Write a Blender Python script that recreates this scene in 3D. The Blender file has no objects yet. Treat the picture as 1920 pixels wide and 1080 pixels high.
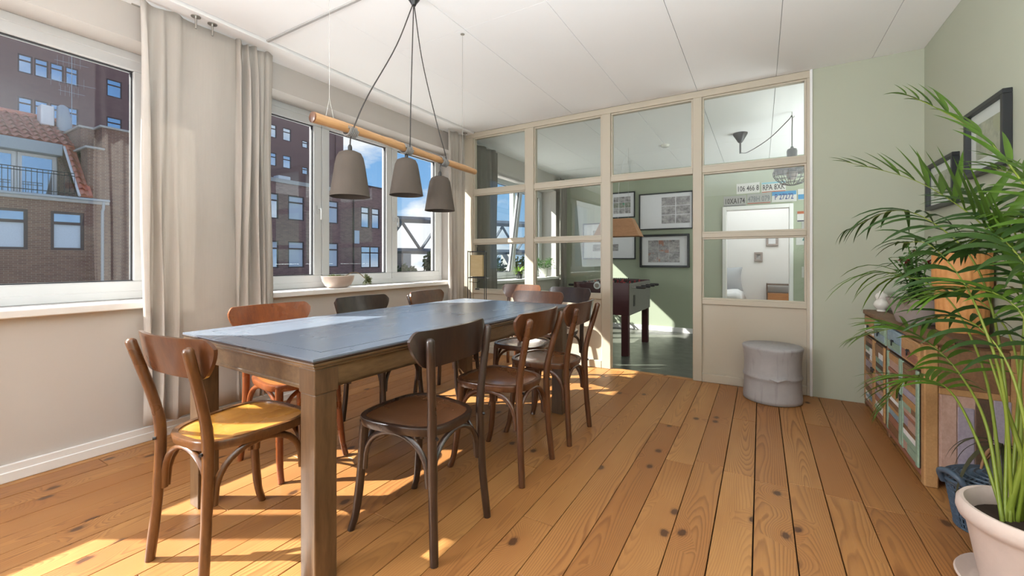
import bpy, math, random
from mathutils import Vector, Matrix, noise as mnoise
random.seed(7)
R = math.radians
S = bpy.context.scene
COL = S.collection

# ---------------------------------------------------------------- camera, world, sun, lights, exposure
cam = bpy.data.cameras.new('camera'); camo = bpy.data.objects.new('camera', cam); COL.objects.link(camo)
cam.sensor_width = 36; cam.sensor_fit = 'HORIZONTAL'; cam.lens = 792.6/1920*36; cam.shift_y = -52/1920
cam.clip_start = 0.05; cam.clip_end = 2000
camo.location = (0, 0, 1.08); camo.rotation_euler = (R(90), 0, math.atan2(466, 792.6))
S.camera = camo
S.view_settings.view_transform = 'Standard'; S.view_settings.look = 'None'
S.view_settings.gamma = 1; S.view_settings.use_curve_mapping = False
S.view_settings.exposure = 0.12
try:
    S.cycles.max_bounces = 10; S.cycles.diffuse_bounces = 5; S.cycles.glossy_bounces = 4
    S.cycles.transparent_max_bounces = 16; S.cycles.sample_clamp_indirect = 6
    S.cycles.caustics_reflective = False; S.cycles.caustics_refractive = False
except Exception: pass

def link(t, a, b): t.links.new(a, b)
W = bpy.data.worlds.new('sky'); S.world = W; W.use_nodes = True
t = W.node_tree; t.nodes.clear()
def wn(ty, **k):
    n = t.nodes.new(ty)
    for a, b in k.items(): setattr(n, a, b)
    return n
tc = wn('ShaderNodeTexCoord'); sep = wn('ShaderNodeSeparateXYZ'); link(t, tc.outputs['Generated'], sep.inputs[0])
rp = wn('ShaderNodeValToRGB'); link(t, sep.outputs['Z'], rp.inputs[0])
e = rp.color_ramp.elements
e[0].position = 0.0; e[0].color = (.42, .60, .82, 1); e[1].position = .75; e[1].color = (.07, .22, .60, 1)
q = rp.color_ramp.elements.new(.18); q.color = (.22, .46, .82, 1)
mp = wn('ShaderNodeMapping'); link(t, tc.outputs['Generated'], mp.inputs[0]); mp.inputs['Scale'].default_value = (1, 1, 2.6)
mp.inputs['Location'].default_value = (.33, .1, .0)
nz = wn('ShaderNodeTexNoise'); link(t, mp.outputs[0], nz.inputs['Vector']); nz.inputs['Scale'].default_value = 3.1; nz.inputs['Detail'].default_value = 9
nz.inputs['Roughness'].default_value = .55
cr = wn('ShaderNodeValToRGB'); link(t, nz.outputs['Fac'], cr.inputs[0]); cr.color_ramp.elements[0].position = .50; cr.color_ramp.elements[1].position = .60
mx = wn('ShaderNodeMix', data_type='RGBA'); link(t, cr.outputs[0], mx.inputs[0]); link(t, rp.outputs[0], mx.inputs[6]); mx.inputs[7].default_value = (.93, .95, 1.0, 1)
bg = wn('ShaderNodeBackground'); link(t, mx.outputs[2], bg.inputs[0]); bg.inputs[1].default_value = 1.0
wo = wn('ShaderNodeOutputWorld'); link(t, bg.outputs[0], wo.inputs[0])

def sun_lamp():
    l = bpy.data.lights.new('sun', 'SUN'); l.energy = 18; l.angle = R(.6); l.color = (1, .97, .91)
    o = bpy.data.objects.new('sun', l); COL.objects.link(o)
    o.rotation_euler = Vector((1.07, .63, -1)).to_track_quat('-Z', 'Y').to_euler(); o.location = (-20, -12, 20)
sun_lamp()
def area(name, loc, direction, sx, sy, power, color=(1, 1, 1)):
    l = bpy.data.lights.new(name, 'AREA'); l.shape = 'RECTANGLE'; l.size = sx; l.size_y = sy; l.energy = power; l.color = color
    o = bpy.data.objects.new(name, l); COL.objects.link(o); o.location = loc
    o.rotation_euler = Vector(direction).to_track_quat('-Z', 'Y').to_euler()
area('side_fill_light', (-3.08, -2.18, 1.62), (1, .18, .1), .95, 1.5, 190, (.93, .97, 1))  # added fill lamp; the wall has no window here
area('first_window_fill', (-3.08, -.45, 1.62), (1, .1, .1), 1.4, 1.35, 16, (.93, .97, 1))  # added fill panel boosting daylight at the window's unseen half
area('bounce_fill', (-.1, .10, 1.13), (.06, 0, 1), .95, .80, 118, (.87, .945, 1))  # added up-facing fill that washes the ceiling near the camera
area('far_room_fill', (1.75, 5.75, 1.0), (0, 0, 1), 1.3, 2.4, 90, (.96, .985, 1))  # added unseen fill for the far room, no fixture hangs there
area('bedroom_fill', (.2, 8.6, 2.5), (0, .15, -1), 2.0, 1.5, 34, (.97, .99, 1))  # added out-of-view fill that brightens the bedroom

# ---------------------------------------------------------------- material helpers
class G:
    def __init__(s, name):
        s.m = bpy.data.materials.new(name); s.m.use_nodes = True; s.t = s.m.node_tree; s.t.nodes.clear()
        s.out = s.t.nodes.new('ShaderNodeOutputMaterial')
    def put(s, sock, v):
        if isinstance(v, bpy.types.NodeSocket): s.t.links.new(v, sock)
        elif v is not None:
            if isinstance(v, (tuple, list)) and len(v) == 3 and sock.type == 'RGBA': v = (*v, 1)
            sock.default_value = v
    def n(s, ty, ins=None, **k):
        nd = s.t.nodes.new(ty)
        for a, b in k.items(): setattr(nd, a, b)
        for a, b in (ins or {}).items(): s.put(nd.inputs[a], b)
        return nd
    def obj(s): return s.n('ShaderNodeTexCoord').outputs['Object']
    def rnd(s): return s.n('ShaderNodeObjectInfo').outputs['Random']
    def map(s, v, sc=(1, 1, 1), loc=(0, 0, 0), rot=(0, 0, 0)):
        return s.n('ShaderNodeMapping', {'Vector': v, 'Scale': sc, 'Location': loc, 'Rotation': rot}).outputs[0]
    def math(s, op, a, b=None, c=None):
        nd = s.n('ShaderNodeMath', operation=op); s.put(nd.inputs[0], a)
        if b is not None: s.put(nd.inputs[1], b)
        if c is not None: s.put(nd.inputs[2], c)
        return nd.outputs[0]
    def vmath(s, op, a, b):
        nd = s.n('ShaderNodeVectorMath', operation=op); s.put(nd.inputs[0], a); s.put(nd.inputs[1], b); return nd.outputs[0]
    def xyz(s, v): nd = s.n('ShaderNodeSeparateXYZ', {0: v}); return nd.outputs
    def comb(s, x, y, z): return s.n('ShaderNodeCombineXYZ', {0: x, 1: y, 2: z}).outputs[0]
    def noise(s, v, scale=5., detail=3., rough=.5, out='Fac'):
        return s.n('ShaderNodeTexNoise', {'Vector': v, 'Scale': scale, 'Detail': detail, 'Roughness': rough}).outputs[out]
    def ramp(s, f, stops, interp='LINEAR'):
        nd = s.n('ShaderNodeValToRGB', {0: f}); r = nd.color_ramp; r.interpolation = interp
        while len(r.elements) < len(stops): r.elements.new(.5)
        for el, (p, c) in zip(r.elements, stops):
            el.position = p; el.color = (c, c, c, 1) if isinstance(c, (int, float)) else (*c, 1)
        return nd.outputs[0]
    def mix(s, f, a, b, blend='MIX'):
        nd = s.n('ShaderNodeMix', data_type='RGBA', blend_type=blend); s.put(nd.inputs[0], f); s.put(nd.inputs[6], a); s.put(nd.inputs[7], b)
        return nd.outputs[2]
    def bump(s, h, strength=.2, dist=.01): return s.n('ShaderNodeBump', {'Height': h, 'Strength': strength, 'Distance': dist}).outputs[0]
    def bsdf(s, col, rough=.5, bump=None, metal=0., coat=0., spec=.5, trans=0., end=True):
        p = s.n('ShaderNodeBsdfPrincipled', {'Base Color': col, 'Roughness': rough, 'Metallic': metal, 'Coat Weight': coat, 'Specular IOR Level': spec})
        p.inputs['Coat Roughness'].default_value = .12
        if bump is not None: s.put(p.inputs['Normal'], bump)
        o = p.outputs[0]
        if trans:
            tr = s.n('ShaderNodeBsdfTranslucent', {'Color': col}); o2 = s.n('ShaderNodeMixShader', {0: trans}); s.t.links.new(o, o2.inputs[1]); s.t.links.new(tr.outputs[0], o2.inputs[2]); o = o2.outputs[0]
        if end: s.t.links.new(o, s.out.inputs[0])
        return s.m

def paint(name, c, rough=.6, var=.04, bump=.05, scale=60):
    g = G(name); o = g.obj(); f = g.noise(o, 1.7, 4)
    col = g.mix(f, tuple(x*(1-var) for x in c), tuple(min(1, x*(1+var)) for x in c))
    return g.bsdf(col, rough, g.bump(g.noise(o, scale, 3), bump, .004))

def wood(name, dark, light, rough=.4, scale=(1, 1, 1), coat=0., contrast=1., fleck=.25):
    g = G(name); o = g.obj(); r = g.rnd()
    v = g.vmath('ADD', g.map(o, scale), g.comb(g.math('MULTIPLY', r, 9.), g.math('MULTIPLY', r, 23.), r))
    a = g.noise(v, 3.5, 6, .65); b = g.noise(v, 14, 4, .6)
    f = g.math('ADD', g.math('MULTIPLY', a, 1-fleck), g.math('MULTIPLY', b, fleck))
    f = g.ramp(f, [(.5-.2/contrast, 0.), (.5+.2/contrast, 1.)])
    col = g.mix(f, dark, light)
    w = g.noise(o, 6, 3)
    return g.bsdf(col, g.math('ADD', rough-.08, g.math('MULTIPLY', w, .16)), g.bump(b, .06, .003), coat=coat)

def plain(name, c, rough=.5, metal=0., coat=0., var=.06, spec=.5):
    g = G(name); f = g.noise(g.obj(), 22, 3)
    return g.bsdf(g.mix(f, tuple(x*(1-var) for x in c), tuple(min(1, x*(1+var)) for x in c)), rough, None, metal, coat, spec)

def pine_planks():
    g = G('pine_plank'); o = g.obj(); r = g.rnd(); x, y, z = g.xyz(o)
    r2 = g.math('FRACT', g.math('MULTIPLY', r, 37.31)); r3 = g.math('FRACT', g.math('MULTIPLY', r, 91.7))
    off = g.comb(g.math('MULTIPLY', r, 40.), g.math('MULTIPLY', r2, 60.), g.math('MULTIPLY', r3, 20.))
    v = g.vmath('ADD', o, off)
    # knots
    kv = g.map(v, (6.2, 4.0, 0.0))
    vo = g.n('ShaderNodeTexVoronoi', {'Vector': kv, 'Scale': 1.0, 'Randomness': .9}, voronoi_dimensions='2D')
    kd = vo.outputs['Distance']; kr = g.xyz(vo.outputs['Color'])[0]
    has = g.math('GREATER_THAN', kr, .82)
    kn = g.math('ADD', kd, g.math('MULTIPLY', g.noise(v, 38, 3), .11))
    knot = g.math('MULTIPLY', g.ramp(kn, [(.125, 1.), (.16, .35), (.21, .0)]), has)
    swirl = g.math('MULTIPLY', g.ramp(kd, [(.04, 1.), (.62, 0.)], 'EASE'), has)
    # rings cut lengthwise
    n1 = g.noise(g.map(v, (2.2, .55, 1)), 1.0, 2); n2 = g.noise(g.map(v, (.2, .42, 1), (9, 3, 1)), 1.0, 2)
    n3 = g.noise(g.map(v, (22, 2.2, 1)), 1.0, 3)
    xa = g.math('ADD', g.math('ADD', x, g.math('MULTIPLY', g.math('SUBTRACT', n1, .5), .22)), g.math('MULTIPLY', g.math('SUBTRACT', r2, .5), .16))
    za = g.math('ADD', .01, g.math('MULTIPLY', g.math('SUBTRACT', n2, .34), .32))
    rad = g.math('SQRT', g.math('ADD', g.math('MULTIPLY', xa, xa), g.math('MULTIPLY', za, za)))
    rad = g.math('ADD', rad, g.math('MULTIPLY', swirl, .045))
    rad = g.math('ADD', rad, g.math('MULTIPLY', n3, .009))
    ring = g.math('FRACT', g.math('MULTIPLY', rad, 150.))
    line = g.ramp(ring, [(0., .0), (.45, .22), (.82, 1.), (.93, .55), (1., 0.)])
    fib = g.noise(g.map(v, (260, 5, 1)), 1.0, 2)
    blot = g.noise(g.map(v, (6, 1.2, 1)), 1.0, 3)
    base = g.mix(r, (.33, .140, .040), (.53, .275, .092))
    base = g.mix(g.ramp(blot, [(.35, 0.), (.7, .55)]), base, (.34, .135, .036))
    amt = g.math('MULTIPLY', line, g.math('MULTIPLY', g.math('ADD', .30, g.math('MULTIPLY', r3, .40)), g.math('ADD', .55, blot)))
    c = g.mix(amt, base, (.155, .052, .015))
    c = g.mix(g.math('MULTIPLY', fib, .34), c, (.22, .085, .026))
    c = g.mix(g.math('MULTIPLY', swirl, .22), c, (.26, .09, .025))
    c = g.mix(g.math('MULTIPLY', knot, .88), c, (.055, .020, .008))
    h = g.math('ADD', g.math('MULTIPLY', line, -.4), g.math('MULTIPLY', fib, .5))
    rough = g.math('ADD', .34, g.math('MULTIPLY', blot, .18))
    return g.bsdf(c, rough, g.bump(h, .10, .002))

def glass(name, tint=(.97, .985, .975), ior=1.45):
    g = G(name)
    tr = g.n('ShaderNodeBsdfTransparent', {'Color': tint}); gl = g.n('ShaderNodeBsdfGlossy', {'Color': (1, 1, 1), 'Roughness': .0})
    fc = g.n('ShaderNodeLayerWeight', {'Blend': .5}).outputs['Facing']; f0 = ((ior-1)/(ior+1))**2
    mxs = g.n('ShaderNodeMixShader', {0: g.math('ADD', f0, g.math('MULTIPLY', g.math('POWER', fc, 5.), 1-f0))})
    g.t.links.new(tr.outputs[0], mxs.inputs[1]); g.t.links.new(gl.outputs[0], mxs.inputs[2]); g.t.links.new(mxs.outputs[0], g.out.inputs[0])
    return g.m

def fabric(name, c, trans=.45, weave=900):
    g = G(name); o = g.obj(); x, y, z = g.xyz(o)
    w = g.math('ADD', g.math('SINE', g.math('MULTIPLY', y, weave)), g.math('SINE', g.math('MULTIPLY', z, weave)))
    f = g.noise(g.map(o, (1, 40, 3)), 2, 4)
    col = g.mix(f, tuple(x*.93 for x in c), c)
    return g.bsdf(col, .9, g.bump(w, .12, .001), trans=trans, spec=.1)

def brick(name, c1, c2, mortar, scale=(1, 1, 1), bw=.24, bh=.075, axis='yz'):
    g = G(name); o = g.obj(); x, y, z = g.xyz(o)
    v = g.comb(g.math('ADD', y, x), z, 0.)
    nd = g.n('ShaderNodeTexBrick', {'Vector': v, 'Color1': c1, 'Color2': c2, 'Mortar': mortar, 'Scale': 1.0, 'Mortar Size': .008, 'Mortar Smooth': .2, 'Bias': 0., 'Brick Width': bw, 'Row Height': bh})
    col = g.mix(g.math('MULTIPLY', g.noise(o, 1.3, 4), .5), nd.outputs[0], tuple(.75*a for a in c1))
    return g.bsdf(col, .85, g.bump(nd.outputs['Fac'], -.4, .01), spec=.2)

def concrete(name, c, rough=.75, streak=0.):
    g = G(name); o = g.obj()
    a = g.noise(o, 7, 6, .65); b = g.noise(g.map(o, (40, 40, 3)), 1, 4)
    col = g.mix(a, tuple(x*.78 for x in c), tuple(min(1, x*1.15) for x in c))
    if streak: col = g.mix(g.math('MULTIPLY', g.ramp(b, [(.55, 0.), (.75, 1.)]), streak), col, tuple(x*.45 for x in c))
    return g.bsdf(col, rough, g.bump(g.noise(o, 90, 4), .15, .003), spec=.3)

def leaf(name, c1, c2, rough=.42, trans=.3):
    g = G(name); o = g.obj(); f = g.noise(o, 9, 3); r = g.rnd()
    col = g.mix(g.math('ADD', g.math('MULTIPLY', f, .6), g.math('MULTIPLY', r, .4)), c1, c2)
    return g.bsdf(col, rough, None, trans=trans, spec=.45)

def photo_mat(name, c1, c2, scale=30, accent=None):
    g = G(name); o = g.obj(); r = g.rnd()
    v = g.vmath('ADD', o, g.comb(g.math('MULTIPLY', r, 13.), r, g.math('MULTIPLY', r, 41.)))
    a = g.noise(v, scale, 8, .75); b = g.n('ShaderNodeTexVoronoi', {'Vector': v, 'Scale': scale*1.4}).outputs['Color']
    a2 = g.noise(g.map(v, (1, 1, 2.2)), scale*.3, 3); f = g.math('ADD', g.math('ADD', g.math('MULTIPLY', a, .52), g.math('MULTIPLY', a2, .40)), g.math('MULTIPLY', g.xyz(b)[0], .08))
    col = g.ramp(f, [(.32, c1), (.5, tuple((p+q)/2 for p, q in zip(c1, c2))), (.68, c2)])
    if accent: col = g.mix(g.ramp(g.noise(v, scale*.35, 2), [(.58, 0.), (.66, .8)]), col, accent)
    return g.bsdf(col, .35)

M = {}
M['plank'] = pine_planks()
M['subfloor'] = plain('subfloor', (.02, .012, .008), .9)
M['white'] = paint('white_paint', (.82, .815, .81), .55)
M['wallw'] = paint('wall_white', (.53, .495, .465), .65)
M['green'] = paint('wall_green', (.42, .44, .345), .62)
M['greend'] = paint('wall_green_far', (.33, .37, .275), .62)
M['ceil'] = paint('ceiling_white', (.90, .90, .905), .7, .02)
M['groove'] = plain('joint_grey', (.42, .41, .40), .9)  # grey backing visible in the gaps between ceiling panels
M['taupe'] = paint('partition_taupe', (.50, .445, .355), .45, .03, .03)
M['tauped'] = paint('partition_bead', (.52, .465, .375), .45, .03, .03)
M['pvc'] = plain('window_plastic', (.58, .59, .60), .28, var=.02)
M['gasket'] = plain('rubber_gasket', (.03, .03, .035), .6)
M['glass'] = glass('window_glass'); M['pane'] = glass('partition_glass', (.965, .985, .97), 1.5)
M['curtain'] = fabric('linen_curtain', (.63, .585, .54), .24)
M['curtaing'] = fabric('grey_curtain', (.26, .245, .225), .2)
M['metal'] = plain('brushed_steel', (.45, .43, .40), .35, 1.)
M['chrome'] = plain('screw_metal', (.40, .38, .36), .32, 1.)
M['black'] = plain('black_metal', (.012, .012, .013), .4)
M['blackp'] = plain('black_plastic', (.015, .014, .014), .35)
M['cmid'] = wood('chair_walnut', (.058, .019, .008), (.130, .049, .019), .3, (6, 6, 1.2), .35)
M['cdark'] = wood('chair_dark', (.017, .009, .007), (.045, .023, .015), .3, (6, 6, 1.2), .35)
M['cor'] = wood('chair_orange', (.15, .034, .010), (.29, .082, .020), .28, (6, 6, 1.2), .4)
M['cgold'] = wood('chair_golden', (.060, .022, .008), (.140, .056, .017), .3, (6, 6, 1.2), .35)
M['seat_mid'] = wood('seat_brown', (.13, .047, .018), (.23, .090, .034), .26, (5, 1.2, 2), .45)
M['seat_dark'] = wood('seat_dark_brown', (.10, .040, .018), (.17, .075, .034), .26, (5, 1.2, 2), .45)
M['seat_gold'] = wood('seat_honey', (.40, .155, .022), (.58, .27, .05), .28, (5, 1.2, 2), .45)
M['seat_or'] = wood('seat_orange', (.33, .09, .018), (.52, .19, .035), .28, (5, 1.2, 2), .45)
M['tbl'] = wood('table_oak', (.070, .038, .016), (.175, .105, .050), .35, (5, 1.0, 5), .3)
M['tleg'] = wood('table_leg_oak', (.050, .027, .013), (.130, .072, .034), .35, (6, 6, .9), .3)
def tabletop():
    g = G('slate_tabletop'); o = g.obj()
    a = g.noise(g.map(o, (2.2, .6, 1)), 1.6, 3, .5); b = g.noise(o, 2.3, 2)
    col = g.mix(a, (.125, .152, .198), (.165, .19, .232))
    return g.bsdf(col, g.math('ADD', .22, g.math('MULTIPLY', a, .10)), None, spec=.45)
M['ttop'] = tabletop()
M['bamboo'] = wood('bamboo', (.36, .18, .072), (.55, .32, .15), .38, (30, 1.2, 30), .2)
M['rope'] = plain('grey_rope', (.20, .19, .18), .9, var=.4)
M['cord'] = plain('black_cord', (.035, .03, .028), .7)
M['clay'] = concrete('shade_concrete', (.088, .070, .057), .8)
M['shadein'] = plain('shade_inside', (.62, .60, .56), .6)
M['conc'] = concrete('grey_concrete', (.40, .385, .385), .72, .5)
M['pot'] = concrete('pale_terracotta', (.60, .49, .43), .8)
M['potg'] = concrete('grey_pot', (.36, .31, .29), .75)
M['terra'] = wood('ribbed_terracotta', (.56, .235, .072), (.74, .37, .13), .6, (3, 3, 2))
M['soil'] = concrete('soil', (.035, .022, .015), .95)
M['ceramic'] = plain('white_ceramic', (.72, .70, .64), .22)
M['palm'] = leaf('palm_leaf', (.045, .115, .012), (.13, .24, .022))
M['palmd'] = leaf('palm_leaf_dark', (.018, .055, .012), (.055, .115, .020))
M['stalk'] = leaf('palm_stalk', (.13, .185, .016), (.26, .31, .045), trans=.1)
M['stem'] = leaf('woody_stem', (.19, .12, .055), (.30, .21, .11), trans=0.05)
M['leafg'] = leaf('green_leaf', (.05, .14, .03), (.13, .27, .06))
M['leafb'] = leaf('bright_leaf', (.18, .34, .04), (.35, .50, .09))
M['leafdry'] = leaf('wilted_leaf', (.035, .038, .02), (.085, .075, .035))
M['root'] = plain('dry_root', (.36, .20, .10), .85, var=.3)
M['red'] = leaf('red_flower', (.25, .02, .025), (.45, .08, .08))
M['succ'] = leaf('succulent_leaf', (.13, .17, .07), (.26, .29, .13), .5, .1)
M['blue_basket'] = plain('blue_plastic', (.055, .082, .118), .45)
M['frame'] = plain('frame_black', (.014, .016, .018), .4)
M['mat'] = plain('white_mat', (.74, .75, .78), .5, var=.02)
M['photo'] = photo_mat('photo_grey', (.045, .042, .045), (.58, .56, .57), 26)
M['photoc'] = photo_mat('photo_colour', (.04, .04, .045), (.55, .52, .52), 32, (.35, .12, .06))
M['photog'] = photo_mat('photo_green', (.03, .05, .03), (.45, .46, .40), 34, (.05, .32, .18))
M['photoy'] = photo_mat('photo_garden', (.05, .055, .03), (.50, .48, .36), 22, (.28, .27, .13))
M['maroon'] = plain('maroon_board', (.060, .014, .017), .42, var=.1)
M['fgrey'] = plain('grey_board', (.19, .185, .17), .5)
M['veneer'] = wood('lamp_veneer', (.34, .165, .075), (.47, .25, .125), .5, (2, 2, 6))
M['paper'] = wood('lantern_paper', (.46, .34, .17), (.55, .43, .24), .7, (2, 2, 9))
M['linen'] = fabric('bed_linen', (.74, .75, .77), .0, 300)
M['pillow'] = fabric('grey_pillow', (.42, .44, .47), .0, 300)
M['crate'] = wood('crate_wood', (.36, .13, .03), (.52, .23, .06), .5, (1, 1, 5))
M['darkfloor'] = None
def slate_floor():
    g = G('dark_slate_floor'); o = g.obj(); a = g.noise(g.map(o, (1, 3, 1)), 1.6, 7, .7); b = g.noise(o, 9, 4)
    return g.bsdf(g.mix(a, (.045, .048, .040), (.125, .125, .105)), g.math('ADD', .22, g.math('MULTIPLY', b, .2)), g.bump(a, .1, .004))
M['darkfloor'] = slate_floor()
M['brickr'] = brick('house_brick', (.24, .135, .10), (.16, .085, .07), (.34, .28, .235), bw=.25, bh=.075)
M['bricks'] = brick('pier_brick', (.30, .20, .12), (.24, .15, .09), (.36, .28, .20))
M['brickd'] = brick('block_brick', (.30, .175, .16), (.21, .12, .115), (.33, .25, .235), bw=.45, bh=.15)
M['tower'] = brick('tower_brick', (.225, .135, .130), (.20, .118, .116), (.21, .135, .125), bw=.5, bh=.16)
M['tile'] = plain('roof_tile', (.56, .19, .12), .38, var=.2)
M['zinc'] = plain('zinc', (.36, .40, .44), .5, .3)
M['wframe'] = plain('brown_frame', (.055, .03, .035), .5)
M['wwhite'] = plain('white_frame', (.72, .72, .74), .5)
M['cornice'] = concrete('cornice_stone', (.42, .41, .40), .8)
def wpane():
    g = G('far_window_pane'); f = g.noise(g.obj(), .9, 3)
    return g.bsdf(g.mix(f, (.42, .50, .60), (.60, .68, .78)), .05, None, metal=.85)
M['wpane'] = wpane()
M['blind'] = plain('window_blind', (.50, .58, .68), .35, var=.1, spec=.9)
M['steel'] = plain('bridge_steel', (.10, .12, .15), .6)
M['crown'] = leaf('tree_crown', (.025, .055, .015), (.075, .12, .035), .7, .1)
M['reflector'] = concrete('pale_reflector', (.62, .61, .59), .9)  # pale surface of the added slab outside the windows
M['asphalt'] = concrete('street_asphalt', (.30, .29, .28), .9)

# ---------------------------------------------------------------- mesh helpers
class MB:
    def __init__(s): s.v = []; s.f = []
    def add(s, vs, fs):
        b = len(s.v); s.v += [tuple(p) for p in vs]; s.f += [tuple(b+i for i in q) for q in fs]; return s
    def box(s, a, b, mat=None):
        x0, y0, z0 = a; x1, y1, z1 = b
        vs = [(x0, y0, z0), (x1, y0, z0), (x1, y1, z0), (x0, y1, z0), (x0, y0, z1), (x1, y0, z1), (x1, y1, z1), (x0, y1, z1)]
        if mat: vs = [mat @ Vector(p) for p in vs]
        return s.add(vs, [(0, 3, 2, 1), (4, 5, 6, 7), (0, 1, 5, 4), (1, 2, 6, 5), (2, 3, 7, 6), (3, 0, 4, 7)])
    def tube(s, pts, r, n=8, caps=True, ry=None):
        pts = [Vector(p) for p in pts]; k = len(pts)
        rs = r if isinstance(r, (list, tuple)) else [r]*k
        t0 = (pts[1]-pts[0]).normalized(); up = Vector((0, 0, 1)) if abs(t0.z) < .9 else Vector((0, 1, 0))
        nrm = t0.cross(up).normalized(); vs = []
        for i, p in enumerate(pts):
            tg = (pts[min(i+1, k-1)]-pts[max(i-1, 0)]).normalized()
            nrm = (nrm-tg*nrm.dot(tg)).normalized(); bn = tg.cross(nrm)
            for j in range(n):
                a = 2*math.pi*j/n; vs.append(p+nrm*(math.cos(a)*rs[i])+bn*(math.sin(a)*rs[i]*(ry or 1)))
        fs = [(i*n+j, i*n+(j+1) % n, (i+1)*n+(j+1) % n, (i+1)*n+j) for i in range(k-1) for j in range(n)]
        if caps: fs += [tuple(reversed(range(n))), tuple(range((k-1)*n, k*n))]
        return s.add(vs, fs)
    def lathe(s, prof, n=24, c=(0, 0, 0), sx=1, sy=1, rib=0, ribn=24):
        vs = []
        for r, z in prof:
            for j in range(n):
                a = 2*math.pi*j/n; rr = r*(1+rib*abs(math.sin(a*ribn/2)))
                vs.append((c[0]+rr*sx*math.cos(a), c[1]+rr*sy*math.sin(a), c[2]+z))
        k = len(prof)
        fs = [(i*n+j, i*n+(j+1) % n, (i+1)*n+(j+1) % n, (i+1)*n+j) for i in range(k-1) for j in range(n)]
        fs += [tuple(reversed(range(n))), tuple(range((k-1)*n, k*n))]
        return s.add(vs, fs)
    def grid(s, fn, nu, nv, close=False):
        vs = [fn(i/nu, j/nv) for i in range(nu+1) for j in range(nv+1)]; w = nv+1
        return s.add(vs, [(i*w+j, (i+1)*w+j, (i+1)*w+j+1, i*w+j+1) for i in range(nu) for j in range(nv)])
    def prism(s, poly, z0, z1, mat=None):
        n = len(poly); vs = [(x, y, z0) for x, y in poly]+[(x, y, z1) for x, y in poly]
        if mat: vs = [mat @ Vector(p) for p in vs]
        return s.add(vs, [tuple(reversed(range(n))), tuple(range(n, 2*n))]+[(i, (i+1) % n, n+(i+1) % n, n+i) for i in range(n)])
    def ring(s, plane, x, a, b, w, d):
        # rectangular frame; plane 'x': opening in YZ at X=x; 'y': opening in XZ at Y=x ; a=(u0,z0) b=(u1,z1) outer, w width, d depth
        u0, z0 = a; u1, z1 = b
        for (p, q, r_, t_) in ((u0, z0, u1, z0+w), (u0, z1-w, u1, z1), (u0, z0+w, u0+w, z1-w), (u1-w, z0+w, u1, z1-w)):
            if plane == 'x': s.box((x, p, q), (x+d, r_, t_))
            else: s.box((p, x, q), (r_, x+d, t_))
        return s
    def mesh(s, name):
        me = bpy.data.meshes.new(name); me.from_pydata(s.v, [], s.f); me.update(); return me
    def build(s, name, mat, parent=None, smooth=None, bevel=0, loc=(0, 0, 0), rot=(0, 0, 0), solid=0, seg=1, **props):
        me = s.mesh(name)
        return put(me, name, mat, parent, smooth, bevel, loc, rot, solid, seg, **props)
def put(me, name, mat, parent=None, smooth=None, bevel=0, loc=(0, 0, 0), rot=(0, 0, 0), solid=0, seg=1, **props):
    if mat and not me.materials: me.materials.append(mat)
    if smooth:
        me.shade_smooth(); me.set_sharp_from_angle(angle=R(smooth))
    o = bpy.data.objects.new(name, me); COL.objects.link(o); o.location = loc; o.rotation_euler = rot
    if parent: o.parent = parent
    if bevel:
        m = o.modifiers.new('edge', 'BEVEL'); m.width = bevel; m.segments = seg; m.limit_method = 'ANGLE'; m.angle_limit = R(35)
    if solid:
        m = o.modifiers.new('thick', 'SOLIDIFY'); m.thickness = solid; m.offset = 0
    for k, v in props.items(): o[k] = v
    return o
def thing(name, label, cat, loc=(0, 0, 0), rz=0, group=None):
    o = bpy.data.objects.new(name, None); COL.objects.link(o); o.empty_display_size = .1
    o.location = loc; o.rotation_euler = (0, 0, rz); o['label'] = label; o['category'] = cat
    if group: o['group'] = group
    return o
def dup(src, parent=None):
    c = src.copy(); COL.objects.link(c)
    if parent: c.parent = parent
    for ch in list(src.children): dup(ch, c)
    return c
def lerp(a, b, t_): return a+(b-a)*t_
def spline(pts, n):
    P = [Vector(p) for p in pts]; P = [P[0]*2-P[1]]+P+[P[-1]*2-P[-2]]; out = []
    m = len(P)-3
    for i in range(n+1):
        u = i/n*m; k = min(int(u), m-1); f = u-k; a, b, c, d = P[k:k+4]
        out.append(.5*((2*b)+(c-a)*f+(2*a-5*b+4*c-d)*f*f+(3*b-a-3*c+d)*f**3))
    return out
ST = dict(kind='structure')

# ---------------------------------------------------------------- room shell
XL, XR, YP, YB, ZC = -3.17, 1.01, 4.10, -2.7, 2.595
def holes_wall(mb, x0, x1, ya, yb, za, zb, holes):
    ys = ya
    for (h0, h1, z0, z1) in holes:
        mb.box((x0, ys, za), (x1, h0, zb)); mb.box((x0, h0, za), (x1, h1, z0)); mb.box((x0, h0, z1), (x1, h1, zb)); ys = h1
    mb.box((x0, ys, za), (x1, yb, zb))
w = MB(); holes_wall(w, -3.56, XL, YB, 7.45, -.4, 2.75, [(-1.3, 1.2, .80, 2.375), (1.54, 4.05, .80, 2.375), (4.87, 6.95, .76, 2.32)])
w.build('wall_left', M['wallw'], **ST)
MB().box((XR, YB, -.2), (XR+.15, 4.10, 2.75)).build('wall_right', M['green'], **ST)
MB().box((.346, YP, -.2), (1.4, 4.20, 2.75)).build('wall_back', M['green'], **ST)
MB().box((XL-.1, YB-.15, -.2), (XR+.15, YB, 2.75)).build('wall_front', M['wallw'], **ST)
w = MB(); w.box((-3.3, 7.33, -.2), (-.456, 7.45, 2.75)); w.box((.36, 7.33, -.2), (2.7, 7.45, 2.75)); w.box((-.456, 7.33, 1.849), (.36, 7.45, 2.75))
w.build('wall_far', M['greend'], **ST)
MB().box((2.6, 4.2, -.2), (2.75, 7.33, 2.75)).build('wall_far_right', M['greend'], **ST)
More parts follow.
